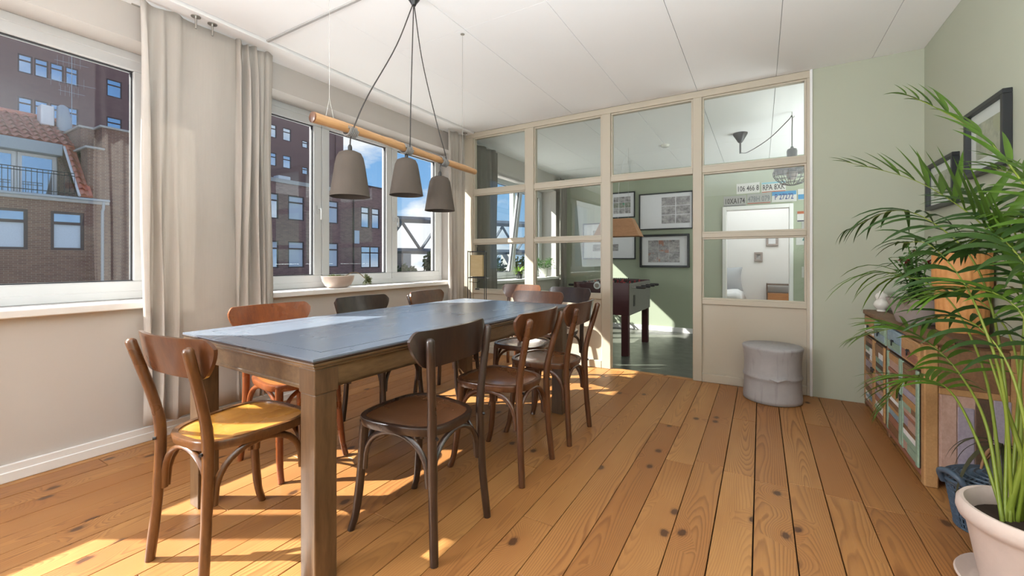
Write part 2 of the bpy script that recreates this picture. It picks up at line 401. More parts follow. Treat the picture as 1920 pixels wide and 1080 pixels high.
MB().box((1.4, YP, -.2), (2.75, 4.2, 2.75)).build('wall_far_front', M['greend'], **ST)
w = MB(); w.box((-2.0, 9.6, -.2), (2.2, 9.75, 2.75)); w.box((-2.1, 7.45, -.2), (-2.0, 9.75, 2.75)); w.box((2.1, 7.45, -.2), (2.25, 9.75, 2.75))
w.build('wall_bedroom', M['white'], **ST)
MB().box((-2.1, 7.33, -.2), (2.2, 9.75, -.1)).build('floor_bedroom', M['crate'], **ST)
# ceiling with panels
ceil = MB().box((-3.6, YB-.2, ZC+.012), (2.8, 9.8, 2.80)).build('ceiling', M['groove'], **ST)
xs = [-2.92, -2.27, -1.675, -1.08, -.487, .112, .72, 1.01]
for i in range(7):
    cuts = [YB, -.2, 1.66, 4.10] if i in (0,) else ([YB, -.6, 2.23, 4.10] if i % 2 else [YB, .4, 2.23, 4.10] if i == 2 else [YB, 1.0, 4.10])
    for a, b in zip(cuts, cuts[1:]):
        MB().box((xs[i]+.0015, a+.0015, ZC-.001*(i % 2)), (xs[i+1]-.0015, b-.0015, ZC+.014)).build('ceiling_panel', M['ceil'], ceil)
MB().box((XL, YB, ZC-.02), (-2.93, 4.10, ZC+.014)).build('ceiling_border', M['ceil'], ceil, bevel=.003)
MB().box((-2.93, 1.648, ZC-.012), (-1.675, 1.668, ZC+.0)).build('step_shadow_strip', M['cornice'], ceil, bevel=.003)  # grey strip standing in for the shadow of a panel step
fx = [-3.17, -2.27, -1.675, -1.08, -.487, .112, .72, 1.32, 1.92, 2.6]
for i in range(9):
    for a, b in ((4.2, 6.1), (6.1, 7.33)):
        MB().box((fx[i]+.002, a+.002, ZC), (fx[i+1]-.002, b-.002, ZC+.014)).build('ceiling_panel', M['ceil'], ceil)
MB().box((-2.1, 7.45, ZC), (2.2, 9.75, ZC+.014)).build('ceiling_panel', M['ceil'], ceil)
# floor planks
floor = MB().box((-3.3, YB-.1, -.2), (1.1, 4.13, -.022)).build('floor', M['subfloor'], **ST)
pw = .14; k0 = math.ceil((XL+.165)/pw)-1
rs = random.Random(5)
for k in range(k0, 9):
    xa = max(-.165+pw*k, XL); xb = min(-.165+pw*(k+1), XR)
    if xb-xa < .02: continue
    if xa > -.55: cuts = [2.42+rs.uniform(-.03, .05)] + ([rs.uniform(3.2, 3.6)] if k % 3 == 0 else []) + ([.55+rs.uniform(-.2, .2)])
    else:
        a = rs.uniform(-1.2, 1.2); cuts = [a, a+rs.uniform(1.6, 2.4)]
    cuts = [YB]+sorted(c for c in cuts if YB+.5 < c < 3.9)+[4.115]
    g0 = rs.uniform(.0009, .0028)
    for a, b in zip(cuts, cuts[1:]):
        hx = (xb-xa)/2-g0; hy = (b-a)/2-.0016; c_ = .0009; dz = rs.uniform(-.0008, .0)
        mb = MB(); mb.add([(sx*hx, sy*hy, -.022) for sx, sy in ((-1, -1), (1, -1), (1, 1), (-1, 1))] +
                          [(sx*hx, sy*hy, -c_) for sx, sy in ((-1, -1), (1, -1), (1, 1), (-1, 1))] +
                          [(sx*(hx-c_), sy*(hy-c_), 0) for sx, sy in ((-1, -1), (1, -1), (1, 1), (-1, 1))],
                          [(0, 1, 5, 4), (1, 2, 6, 5), (2, 3, 7, 6), (3, 0, 4, 7), (4, 5, 9, 8), (5, 6, 10, 9), (6, 7, 11, 10), (7, 4, 8, 11), (8, 9, 10, 11)])
        mb.build('plank', M['plank'], floor, loc=((xa+xb)/2, (a+b)/2, dz))
MB().box((-3.3, 4.13, -.25), (2.7, 7.4, -.1)).build('floor_far', M['darkfloor'], **ST)
# baseboards
b = MB(); b.box((XL, YB, 0), (XL+.016, 4.10, .085)); b.box((XL, YB, .0), (XL+.022, 4.10, .05)); b.build('baseboard_left', M['white'], bevel=.003, **ST)
b = MB(); b.box((-3.17, 7.315, -.1), (-.51, 7.33, -.02)); b.box((.41, 7.315, -.1), (2.6, 7.33, -.02)); b.build('baseboard_far', M['white'], bevel=.003, **ST)
# door frame to the bedroom
b = MB(); b.box((-.51, 7.30, -.1), (-.455, 7.46, 1.905)); b.box((.358, 7.30, -.1), (.408, 7.46, 1.905)); b.box((-.455, 7.30, 1.848), (.358, 7.46, 1.905))
b.build('door_1', M['white'], bevel=.004, **ST)

# ---------------------------------------------------------------- windows
def window(name, y0, y1, z0, z1, sashes, xf, sill, handles=True):
    wd = MB().ring('x', xf-.07, (y0, z0), (y1, z1), .05, .075).build(name, M['pvc'], bevel=.004, **ST)
    for (a, b, hs, tilt) in sashes:
        za, zb = z0+.035, z1-.035
        ang = R(tilt)
        px, pz = xf-.03, za
        sm = MB(); sm.ring('x', -.045, (a, 0), (b, zb-za), .075, .075)
        so = sm.build('sash', M['pvc'], wd, bevel=.006, loc=(px, 0, pz), rot=(0, ang, 0))
        MB().ring('x', -.012, (a+.068, .068), (b-.068, zb-za-.068), .014, .02).build('gasket', M['gasket'], so)
        MB().box((-.004, a+.07, .07), (.002, b-.07, zb-za-.07)).build('window_pane', M['glass'], so)
        if hs:
            yh = a+.038 if hs < 0 else b-.038
            hm = MB(); hm.box((.028, yh-.014, .615), (.040, yh+.014, .69)); hm.tube([(.04, yh, .66), (.072, yh, .66), (.080, yh, .65), (.080, yh, .56)], .0085, 8)
            hm.build('handle', M['pvc'], so, smooth=40)
    s_ = MB(); s_.box((xf-.02, y0-.02, sill-.04), (XL+.055, y1+.02, sill)); s_.build('window_sill', M['white'], wd, bevel=.005)
    return wd
window('window_1', -1.28, 1.19, .84, 2.375, [(-1.24, -.02, 0, 0), (-.02, 1.155, 0, 0)], -3.38, .838)
window('window_2', 1.55, 4.04, .84, 2.375, [(1.585, 2.396, 1, 0), (2.400, 3.232, 0, 0), (3.236, 4.005, -1, 0)], -3.38, .838)
window('window_3', 4.88, 6.94, .79, 2.32, [(4.92, 5.905, 0, 7.5), (5.91, 6.91, 0, 0)], -3.45, .79)

# ---------------------------------------------------------------- glazed partition
part = MB()
part.box((-3.17, 4.10, 2.535), (.344, 4.18, ZC)); part = part.build('wall_partition', M['taupe'], bevel=.004, **ST)
posts = [(-3.17, -2.952), (-2.243, -2.137), (-1.373, -1.28), (-.526, -.45), (.318, .346)]
for i, (a, b) in enumerate(posts):
    MB().box((a, 4.10, 0), (b, 4.18, 2.535)).build('post', M['taupe'], part, bevel=.004)
MB().box((.338, 4.088, 0), (.356, 4.10, ZC-.002)).build('cover_strip', M['white'], part, bevel=.003)
for i in range(4):
    a, b = posts[i][1], posts[i+1][0]
    rails = [(1.858, 1.911), (1.279, 1.32), (.69, .733)] if i != 2 else [(1.858, 1.911)]
    for z0, z1 in rails: MB().box((a, 4.105, z0), (b, 4.175, z1)).build('rail', M['taupe'], part, bevel=.003)
    cells = [(1.911, 2.535)] + ([(1.32, 1.858), (.733, 1.279)] if i != 2 else [])
    for z0, z1 in cells:
        MB().ring('y', 4.115, (a, z0), (b, z1), .014, .05).build('glazing_bead', M['tauped'], part, bevel=.002)
        MB().box((a+.008, 4.139, z0+.008), (b-.008, 4.143, z1-.008)).build('glass_pane', M['pane'], part)
    if i != 2:
        MB().box((a, 4.125, .075), (b, 4.16, .69)).build('lower_panel', M['taupe'], part)
        MB().box((a, 4.098, 0), (b, 4.175, .075)).build('bottom_rail', M['taupe'], part, bevel=.004)
MB().box((-1.28, 4.098, -.02), (-.526, 4.16, .004)).build('threshold', M['plank'], part, bevel=.002)
MB().box((-3.17, 4.06, -.1), (.35, 4.17, -.022)).build('step_face', M['taupe'], part)

# ---------------------------------------------------------------- curtains
def curtain(name, label, mat, segs, x, z0, z1, flat=.012, group=None):
    # segs: list of (y0, y1, folds, amplitude)
    o = thing(name, label, 'curtain', (x, segs[0][0], z0), 0, group)
    ys = []; offs = []
    ph = 0
    for (a, b, nf, am) in segs:
        n = max(6, int(nf*9))
        for i in range(n):
            u = i/n; ys.append(lerp(a, b, u)); offs.append((ph+u*nf, am*min(1, 6*min(u, 1-u)+.25)))
        ph += nf
    ys.append(segs[-1][1]); offs.append((ph, segs[-1][3]*.3))
    N = len(ys); V = 26; H = z1-z0
    def fn(u, v):
        i = min(N-1, round(u*(N-1))); p, am = offs[i]
        z = v*H
        lo = (1-v)
        d = am*math.sin(2*math.pi*p)*(.72+.45*math.sin(3.1*v+p))
        d += .012*mnoise.noise(Vector((p*1.7, v*2.2, 3.)))
        yy = ys[i]-segs[0][0]+.018*lo*math.sin(p*2.1+1)+.006*math.sin(9*v+p*5)
        top = -.018*abs(math.sin(math.pi*p*.5)) if v > .97 else 0
        pinch = .6 if v > .955 else 1
        return (d*pinch, yy, z+top)
    mb = MB().grid(fn, N-1, V)
    mb.build('fabric_panel', mat, o, smooth=60, solid=.003)
    L = segs[-1][1]-segs[0][0]
    MB().tube([(-.05, -.02, H-.03), (-.05, L+.01, H-.03)], .005, 8).build('curtain_rod', M['metal'], o, smooth=40)
    return o
c = curtain('curtain', 'long cream linen curtain hanging between the two windows beside the dining table', M['curtain'],
        [(1.00, 1.21, 2.6, .034), (1.21, 1.50, 1.0, .012), (1.50, 1.755, 5.0, .036)], -3.045, .13, 2.575)
def bracket(y, x, label):
    o = thing('curtain_bracket', label, 'bracket', (x, y, ZC-.02))
    MB().lathe([(.026, -.004), (.026, 0.0)], 16).build('mounting_disc', M['metal'], o, smooth=40)
    MB().tube([(0, 0, -.004), (0, 0, -.075)], .006, 8).build('stem', M['metal'], o, smooth=40)
bracket(1.252, -2.985, 'steel ceiling bracket above the cream curtain, the one nearer the camera')
bracket(1.345, -2.99, 'steel ceiling bracket above the cream curtain, second one towards the glazed partition')
curtain('curtain', 'narrow bunched cream curtain at the corner next to the glazed partition', M['curtain'], [(3.76, 4.06, 4.2, .04)], -3.05, .13, 2.575)
bracket(4.0, -2.99, 'small steel ceiling bracket at the corner beside the glazed partition')
curtain('curtain', 'dark grey curtain in the far room behind the first glass bay', M['curtaing'], [(4.26, 4.80, 5., .04)], -3.05, 0, 2.54)
curtain('curtain', 'grey curtain in the far room between its window and the green wall', M['curtaing'], [(6.86, 7.16, 4., .035)], -3.05, 0, 2.54)

# ---------------------------------------------------------------- dining table
def dining_table():
    x0, x1, y0, y1, H = -2.200, -1.232, .872, 2.852, .761
    o = thing('dining_table', 'long dining table with slate blue top and worn brown wooden base', 'table', (x0, y0, 0), R(-1.8))
    L = x1-x0; D = y1-y0; bw = .085; g = .0045
    zt = H-.006
    MB().box((-.0015, -.0015, zt-.009), (L+.0015, D+.0015, zt)).build('edge_band', M['cdark'], o, bevel=.003)
    for poly in ([(0, 0), (L, 0), (L-bw, bw), (bw, bw)], [(L, 0), (L, D), (L-bw, D-bw), (L-bw, bw)], [(L, D), (0, D), (bw, D-bw), (L-bw, D-bw)], [(0, D), (0, 0), (bw, bw), (bw, D-bw)]):
        cx = sum(p[0] for p in poly)/4; cy = sum(p[1] for p in poly)/4
        pl = []
        for (x, y) in poly:
            pl.append((x+(g if x < L/2 else -g)*(1 if 0 < x < L else 0), y+(g if y < D/2 else -g)*(1 if 0 < y < D else 0)))
        # small shrink keeps a groove against the centre panel
        q = [(x, y) for x, y in poly]
        q[2] = (q[2][0]+(g if q[2][0] > L/2 else -g), q[2][1]+(g if q[2][1] > D/2 else -g))
        q[3] = (q[3][0]+(g if q[3][0] > L/2 else -g), q[3][1]+(g if q[3][1] > D/2 else -g))
        MB().prism(q, zt, H).build('border_board', M['ttop'], o)
    MB().box((bw+.001, bw+.001, zt), (L-bw-.001, D-bw-.001, H)).build('top_panel', M['ttop'], o)
    mb = MB(); mb.box((.003, .003, zt-.021), (L-.003, D-.003, zt-.009)); mb.box((.010, .010, zt-.032), (L-.010, D-.010, zt-.021))
    mb.build('moulding', M['tbl'], o, bevel=.004, seg=2)
    za, zb = .648, zt-.032
    for (a, b) in (((.10, .022), (L-.10, .045)), ((.10, D-.045), (L-.10, D-.022)), ((.022, .10), (.045, D-.10)), ((L-.045, .10), (L-.022, D-.10))):
        MB().box((a[0], a[1], za), (b[0], b[1], zb)).box((a[0], a[1]-.004 if b[1]-a[1] < .1 else a[1], za), (b[0], b[1]+.004 if b[1]-a[1] < .1 else b[1], za+.014)).build('apron', M['tbl'], o, bevel=.003)
    for cx in (.0155, L-.0155-.09):
        for cy in (.0155, D-.0155-.09):
            m = MB(); m.box((cx, cy, za-.01), (cx+.09, cy+.09, zb))
            m.box((cx+.004, cy+.004, 0), (cx+.086, cy+.086, za-.01))
            for ex, ey in ((0, 0), (1, 0), (1, 1), (0, 1)):
                xx = cx+.004+ex*.070; yy = cy+.004+ey*.070
            m.build('leg', M['tleg'], o, bevel=.004, seg=2)
    return o
dining_table()

# ---------------------------------------------------------------- bentwood chairs
def seat_outline(w_b, w_f, d, n=40, grow=0):
    pts = []
    for i in range(n):
        a = 2*math.pi*i/n; cx, sy = math.cos(a), math.sin(a)
        e_ = .62
        x = abs(cx)**e_*math.copysign(1, cx); y = abs(sy)**e_*math.copysign(1, sy)
        w_ = lerp(w_b, w_f, (y+1)/2)
        pts.append((x*(w_+grow), y*(d+grow)))
    return pts
def make_chair(lean=1.0):
    o = thing('dining_chair', '', 'chair')
    zs = .462; n = 40
    out = seat_outline(.160, .212, .205, n); inn = seat_outline(.160, .212, .205, n, -.020); low = seat_outline(.160, .212, .205, n, -.006)
    mb = MB()
    vs = [(x, y, zs-.032) for x, y in low]+[(x, y, zs-.006) for x, y in out]+[(x*.985, y*.985, zs) for x, y in out]+[(x, y, zs) for x, y in inn]+[(x, y, zs-.005) for x, y in inn]
    fs = []
    for r_ in range(4): fs += [(r_*n+i, r_*n+(i+1) % n, (r_+1)*n+(i+1) % n, (r_+1)*n+i) for i in range(n)]
    fs.append(tuple(reversed(range(n))))
    mb.add(vs, fs)
    seat = mb.build('seat_rim', M['cmid'], o, smooth=50)
    mb = MB(); rings = 5; vs = []
    for r_ in range(rings):
        s_ = 1-r_/rings
        for x, y in inn: vs.append((x*s_, y*s_, zs-.005-.011*(1-s_**2)))
    vs.append((0, 0, zs-.016)); fs = []
    for r_ in range(rings-1): fs += [(r_*n+i, r_*n+(i+1) % n, (r_+1)*n+(i+1) % n, (r_+1)*n+i) for i in range(n)]
    fs += [((rings-1)*n+i, (rings-1)*n+(i+1) % n, rings*n) for i in range(n)]
    mb.add(vs, fs); mb.build('seat_panel', M['seat_mid'], o, smooth=60)
    for s_ in (-1, 1):
        p = spline([(s_*.168, -.222, 0), (s_*.155, -.205, .22), (s_*.150, -.197, .45), (s_*.158, -.197-.018*lean, .58), (s_*.182, -.197-.075*lean, .795)], 16)
        dz = (p[-1]-p[-2]).normalized(); p += [p[-1]+dz*.007, p[-1]+dz*.011]
        MB().tube(p, [.0155]+[.0165]*4+[.018]*6+[.0165]*6+[.0125, .006], 10).build('rear_leg', M['cmid'], o, smooth=50)
        p = spline([(s_*.160, .146, .445), (s_*.166, .158, .25), (s_*.174, .178, .08), (s_*.180, .202, 0)], 10)
        MB().tube(p, [.0185]*3+[.017]*4+[.015]*4, 10).build('front_leg', M['cmid'], o, smooth=50)
        sc = MB().tube([(s_*.150-.004*s_, -.214, .44), (s_*.150, -.222, .44)], .006, 8); sc.build('bolt', M['black'], o, smooth=50)
    def arch(a, b, zl, zt):
        # a,b: (x,y) foot points of the brace on two legs
        pts = []
        for i in range(17):
            u = i/16; th = math.pi*u
            k = .5-.5*math.cos(th); k = lerp(u, k, .85)
            z = zl+(zt-zl)*(math.sin(th)**.62)
            pts.append((lerp(a[0], b[0], k), lerp(a[1], b[1], k), z))
        return pts
    A = [((-.148, .158), (.148, .158)), ((-.140, -.190), (.140, -.190)), ((.164, .140), (.150, -.178)), ((-.164, .140), (-.150, -.178))]
    for a, b in A:
        MB().tube(arch(a, b, .255, .426), .0095, 8, ry=1.3).build('bentwood_brace', M['cmid'], o, smooth=50)
    # curved back rest, on the seat side of the posts
    def bk(u, v, side):
        s_ = math.sin((u*2-1)*math.pi/2)
        top = .828-.034*max(0, (abs(s_)-.84)/.16)**2.4; bot = .690+.014*max(0, (abs(s_)-.80)/.20)**2
        z = lerp(bot, top, v); hw = lerp(.188, .231, math.sin(v*math.pi/2)**.9)
        x = s_*hw
        yl = -.197-lean*(.029+.275*(z-.62))
        y = yl+.016+.040*(x/.23)**2*(.6+.4*v)+.0  # ends come forward
        return (x, y+side*.006, z)
    mb = MB(); nu, nv = 30, 6
    mb.grid(lambda u, v: bk(u, v, 1), nu, nv); k = (nu+1)*(nv+1); mb.grid(lambda u, v: bk(1-u, v, -1), nu, nv)
    w_ = nv+1
    for i in range(nu):
        for j in (0, nv):
            a_, b_ = i*w_+j, (i+1)*w_+j; c_, d_ = k+(nu-i)*w_+j, k+(nu-i-1)*w_+j
            mb.f.append((a_, c_, d_, b_) if j else (a_, b_, d_, c_))
    for j in range(nv):
        a_, b_ = j, j+1; c_, d_ = k+nu*w_+j, k+nu*w_+j+1
        mb.f.append((a_, b_, d_, c_)); a_, b_ = nu*w_+j, nu*w_+j+1; c_, d_ = k+j, k+j+1; mb.f.append((a_, c_, d_, b_))
    mb.build('backrest', M['cmid'], o, smooth=55)
    return o
def recolor(o, frame, seat, back=None):
    for ch in o.children:
        m = seat if ch.name.startswith('seat_panel') else (back if back and ch.name.startswith('backrest') else frame)
        if ch.name.startswith('bolt'): continue
        ch.material_slots[0].link = 'OBJECT'; ch.material_slots[0].material = m
chairs = [
 (-1.745, .885, 4, 'cgold', 'seat_gold', 'cmid', 'brown bentwood chair with honey coloured seat at the near end of the table', 1.0),
 (-1.215, 1.315, 90, 'cdark', 'seat_dark', None, 'almost black bentwood chair on the open floor side, closest to the camera', 1.0),
 (-1.20, 1.925, 90, 'cmid', 'seat_mid', None, 'reddish brown bentwood chair on the open floor side, middle one of the three', 1.0),
 (-1.18, 2.455, 90, 'cmid', 'seat_mid', None, 'reddish brown bentwood chair on the open floor side, nearest the glazed partition', 1.0),
 (-2.195, 1.385, -92, 'cor', 'seat_or', None, 'bright orange brown bentwood chair on the window side of the table', 1.0),
 (-2.195, 2.04, -90, 'cdark', 'seat_dark', None, 'dark bentwood chair on the window side below the succulent bowl', 1.0),
 (-2.17, 2.70, -84, 'cdark', 'seat_mid', 'cmid', 'dark brown bentwood chair on the window side, third from the camera', 1.0),
 (-1.555, 2.83, 180, 'cmid', 'seat_mid', None, 'medium brown bentwood chair tucked under the far end of the table', 1.0),
 (-1.57, 3.42, 168, 'cdark', 'seat_dark', None, 'very dark bentwood chair standing between the table end and the glazed partition', 1.0),
 (-2.14, 3.60, 178, 'cmid', 'seat_mid', None, 'brown bentwood chair with sunlit backrest against the partition near the paper lantern', 1.0)]
proto = make_chair(); upright = make_chair(.25)
for i, (x, y, rz, fm, sm, bm, lab, sc) in enumerate(chairs):
    o = proto if i == 0 else upright if i == 1 else dup(proto)
    o.location = (x, y, 0); o.rotation_euler = (0, 0, R(rz)); o['label'] = lab; o['group'] = 'bentwood dining chairs'
for o in [ob for ob in bpy.data.objects if ob.name.startswith('dining_chair')]:
    i = [c_[6] for c_ in chairs].index(o['label']); fm, sm, bm = chairs[i][3:6]
    recolor(o, M[fm], M[sm], M[bm] if bm else None)

# ---------------------------------------------------------------- bamboo pendant lamp over the table
def bamboo_lamp():
    X = -1.72
    o = thing('pendant_lamp', 'bamboo pole ceiling lamp with three grey concrete shades above the dining table', 'lamp', (X, 1.81, 1.70))
    r = random.Random(3)
    y0, y1 = 1.175-1.81, 2.411-1.81
    pts = []; rad = []
    for i in range(25):
        u = i/24; pts.append((.004*math.sin(u*9), lerp(y0, y1, u), .018-.016*u*1.1+.004*math.sin(u*5))); rad.append(.0225+.002*math.sin(u*16)+(.003 if i in (0, 9, 16) else 0)-.003*u)
    MB().tube(pts, rad, 14).build('bamboo_pole', M['bamboo'], o, smooth=50)
    MB().lathe([(.006, -.004), (.020, -.003), (.0245, 0), (.0245, .012), (.0225, .016)], 16).build('end_cap', M['cmid'], o, smooth=50, loc=(0, y0-.004, .018), rot=(-math.pi/2, 0, 0))
    sh = [(1.372-1.81, 1.611, 1.392), (1.752-1.81, 1.655, 1.450), (2.040-1.81, 1.603, 1.392)]
    for k, (y, zt, zb) in enumerate(sh):
        zt -= 1.70; zb -= 1.70; h = zt-zb; zp = .012-.016*((y-y0)/(y1-y0))
        prof = [(.006, h-.0), (.030, h-.002), (.052, h-.012), (.063, h-.035), (.070, h-.07), (.092, 0), (.0935, -.004), (.089, -.004), (.066, h-.07), (.05, h-.02), (.004, h-.014)]
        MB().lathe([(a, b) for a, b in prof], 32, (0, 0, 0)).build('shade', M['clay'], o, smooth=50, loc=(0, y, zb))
        MB().lathe([(.020, h-.075), (.028, h-.10), (.030, h-.12), (.02, h-.145), (.004, h-.15)], 16).build('bulb', M['shadein'], o, smooth=60, loc=(0, y, zb))
        MB().lathe([(.010, 0), (.010, .02), (.006, .03)], 12).build('cord_grip', M['blackp'], o, smooth=50, loc=(0, y, zt))
        yw = y+.03*(k == 2)
        mb = MB(); turns = 6
        hel = [( .027*math.cos(2*math.pi*t_/12), yw-.028+.056*t_/(12*turns)+.0*r.random(), zp+.027*math.sin(2*math.pi*t_/12)) for t_ in range(12*turns+1)]
        mb.tube(hel, .0042, 5)
        mb.tube([(.02, yw-.02, zp+.02), (.03, yw+.01, zp), (.0, yw+.03, zp-.03)], .004, 5)
        mb.build('rope_wrap', M['rope'], o, smooth=60)
        p = spline([(.0, 0, ZC-1.70-.03), (.0, y*.30+(-.006 if k == 0 else .004), .55), (.02, y*.80, .20), (.026, yw, zp+.01), (.004, y+.001, zp-.03), (0, y, zt+.02)], 26)
        MB().tube(p, .0032, 6).build('cord', M['cord'], o, smooth=60)
    MB().lathe([(.012, -.05), (.016, -.04), (.035, -.012), (.038, 0)], 20).build('ceiling_rose', M['black'], o, smooth=50, loc=(0, 0, ZC-1.70))
    for y in (1.258-1.81, 2.272-1.81):
        zp = .012-.016*((y-y0)/(y1-y0))
        top = (0.0, y, ZC-1.70)
        m = MB(); m.tube([top, (0, y, zp+.12)], .0011, 5); m.tube([(0, y, zp+.12), (.0, y-.02, zp+.022)], .0009, 5); m.tube([(0, y, zp+.12), (.0, y+.025, zp+.02)], .0009, 5)
        m.lathe([(.014, -.004), (.014, 0)], 12, top)
        m.build('suspension_wire', M['metal'], o)
bamboo_lamp()

# ---------------------------------------------------------------- bamboo-shaped concrete stool
def stool():
    o = thing('stool', 'grey concrete stool shaped like a bamboo segment in front of the partition panel', 'stool', (.078, 3.862, 0))
    prof = [(.188, 0), (.199, .006), (.200, .03), (.194, .10), (.192, .16), (.194, .176), (.200, .186), (.2005, .196), (.195, .208), (.192, .225), (.191, .30), (.197, .37), (.204, .40), (.205, .412), (.198, .42), (.0, .42)]
    mb = MB().lathe(prof[:-1], 48); mb.build('body', M['conc'], o, smooth=60)
    m = MB().tube([(-.02, -.2005, .20), (.03, -.203, .186), (.075, -.188, .205), (.11, -.17, .20)], [.004, .008, .011, .004], 8); m.build('node_ridge', M['conc'], o, smooth=70)
stool()

# ---------------------------------------------------------------- paper lantern floor lamp
def lantern():
    o = thing('floor_lantern', 'black wire frame floor lamp with beige paper shade in the window corner', 'lamp', (-2.62, 3.72, 0), R(28))
    h = .088; fr = MB()
    for sx, sy in ((-1, -1), (1, -1), (1, 1), (-1, 1)): fr.box((sx*h-.004, sy*h-.004, 0), (sx*h+.004, sy*h+.004, 1.18))
    for z in (.02, .895, 1.172):
        for s_ in (-1, 1):
            fr.box((-h, s_*h-.004, z-.004), (h, s_*h+.004, z+.004)); fr.box((s_*h-.004, -h, z-.004), (s_*h+.004, h, z+.004))
    fr.build('wire_frame', M['black'], o)
    a = .062
    for s_ in (-1, 1):
        MB().box((-a, s_*a-.002, .91), (a, s_*a+.002, 1.135)).build('paper_panel', M['paper'], o)
        MB().box((s_*a-.002, -a, .91), (s_*a+.002, a, 1.135)).build('paper_panel', M['paper'], o)
    MB().tube([(0, 0, 1.172), (0, 0, 1.22)], .006, 8).tube([(-h, 0, 1.172), (h, 0, 1.172)], .004, 6).build('lamp_socket', M['black'], o)
    MB().tube([(-h, .0, .85), (0, 0, .84), (.03, 0, .86)], .003, 6).build('cord', M['cord'], o)
    MB().box((-.022, -.015, .765), (.022, .015, .778)).tube([(0, 0, .778), (0, 0, .85)], .002, 5).build('pull_switch', M['black'], o)
lantern()

# ---------------------------------------------------------------- succulent bowl on the sill
def rosette(mb, c, r, n=9, tilt=(0, 0, 1), rings=2):
    q_ = Vector((0, 0, 1)).rotation_difference(Vector(tilt).normalized()).to_matrix()
    for k in range(rings):
        for i in range(n-2*k):
            a = 2*math.pi*i/(n-2*k)+k*.4; el = .35+.5*k; L = r*(1-.3*k); w_ = L*.26
            d = Vector((math.cos(a)*math.cos(el), math.sin(a)*math.cos(el), math.sin(el))); s_ = Vector((-math.sin(a), math.cos(a), 0)); u = d.cross(s_)
            pts = [d*(L*.1)+s_*w_*.4, d*(L*.6)+s_*w_, d*L, d*(L*.6)-s_*w_, d*(L*.1)-s_*w_*.4, d*(L*.55)-u*w_*.5]
            pts = [Vector(c)+q_ @ p for p in pts]
            mb.add(pts, [(0, 1, 5), (1, 2, 5), (2, 3, 5), (3, 4, 5), (0, 5, 4), (0, 4, 3, 2, 1)])
def succulent():
    o = thing('succulent_bowl', 'pale oval bowl with succulents on the sill of the three-part window', 'plant', (-3.215, 2.44, .838)); o.scale = (1.12, 1.22, 1.05)
    MB().lathe([(.07, 0), (.10, .02), (.122, .06), (.130, .098), (.124, .100), (.112, .085), (.0, .085)][:-1], 32, sx=.62).build('bowl', M['pot'], o, smooth=50)
    MB().lathe([(.113, .082), (.108, .090), (.04, .093)], 24, sx=.6).build('soil', M['soil'], o, smooth=50)
    mb = MB()
    for (x, y, r_) in ((0, -.045, .035), (.012, -.01, .03), (-.01, .02, .028), (.01, -.075, .025), (0, .045, .02)): rosette(mb, (x, y, .095), r_)
    mb.build('rosettes', M['succ'], o)
    MB().tube(spline([(0, .05, .09), (.03, .10, .125), (.05, .15, .115), (.06, .19, .075)], 10), .0035, 6).build('trailing_stem', M['stem'], o, smooth=60)
    mb = MB(); rosette(mb, (.065, .20, .058), .062, 12, (.6, .4, .3), 3); rosette(mb, (.065, .20, .058), .055, 10, (.6, .2, -.6), 2); mb.build('hanging_rosette', M['succ'], o)
succulent()

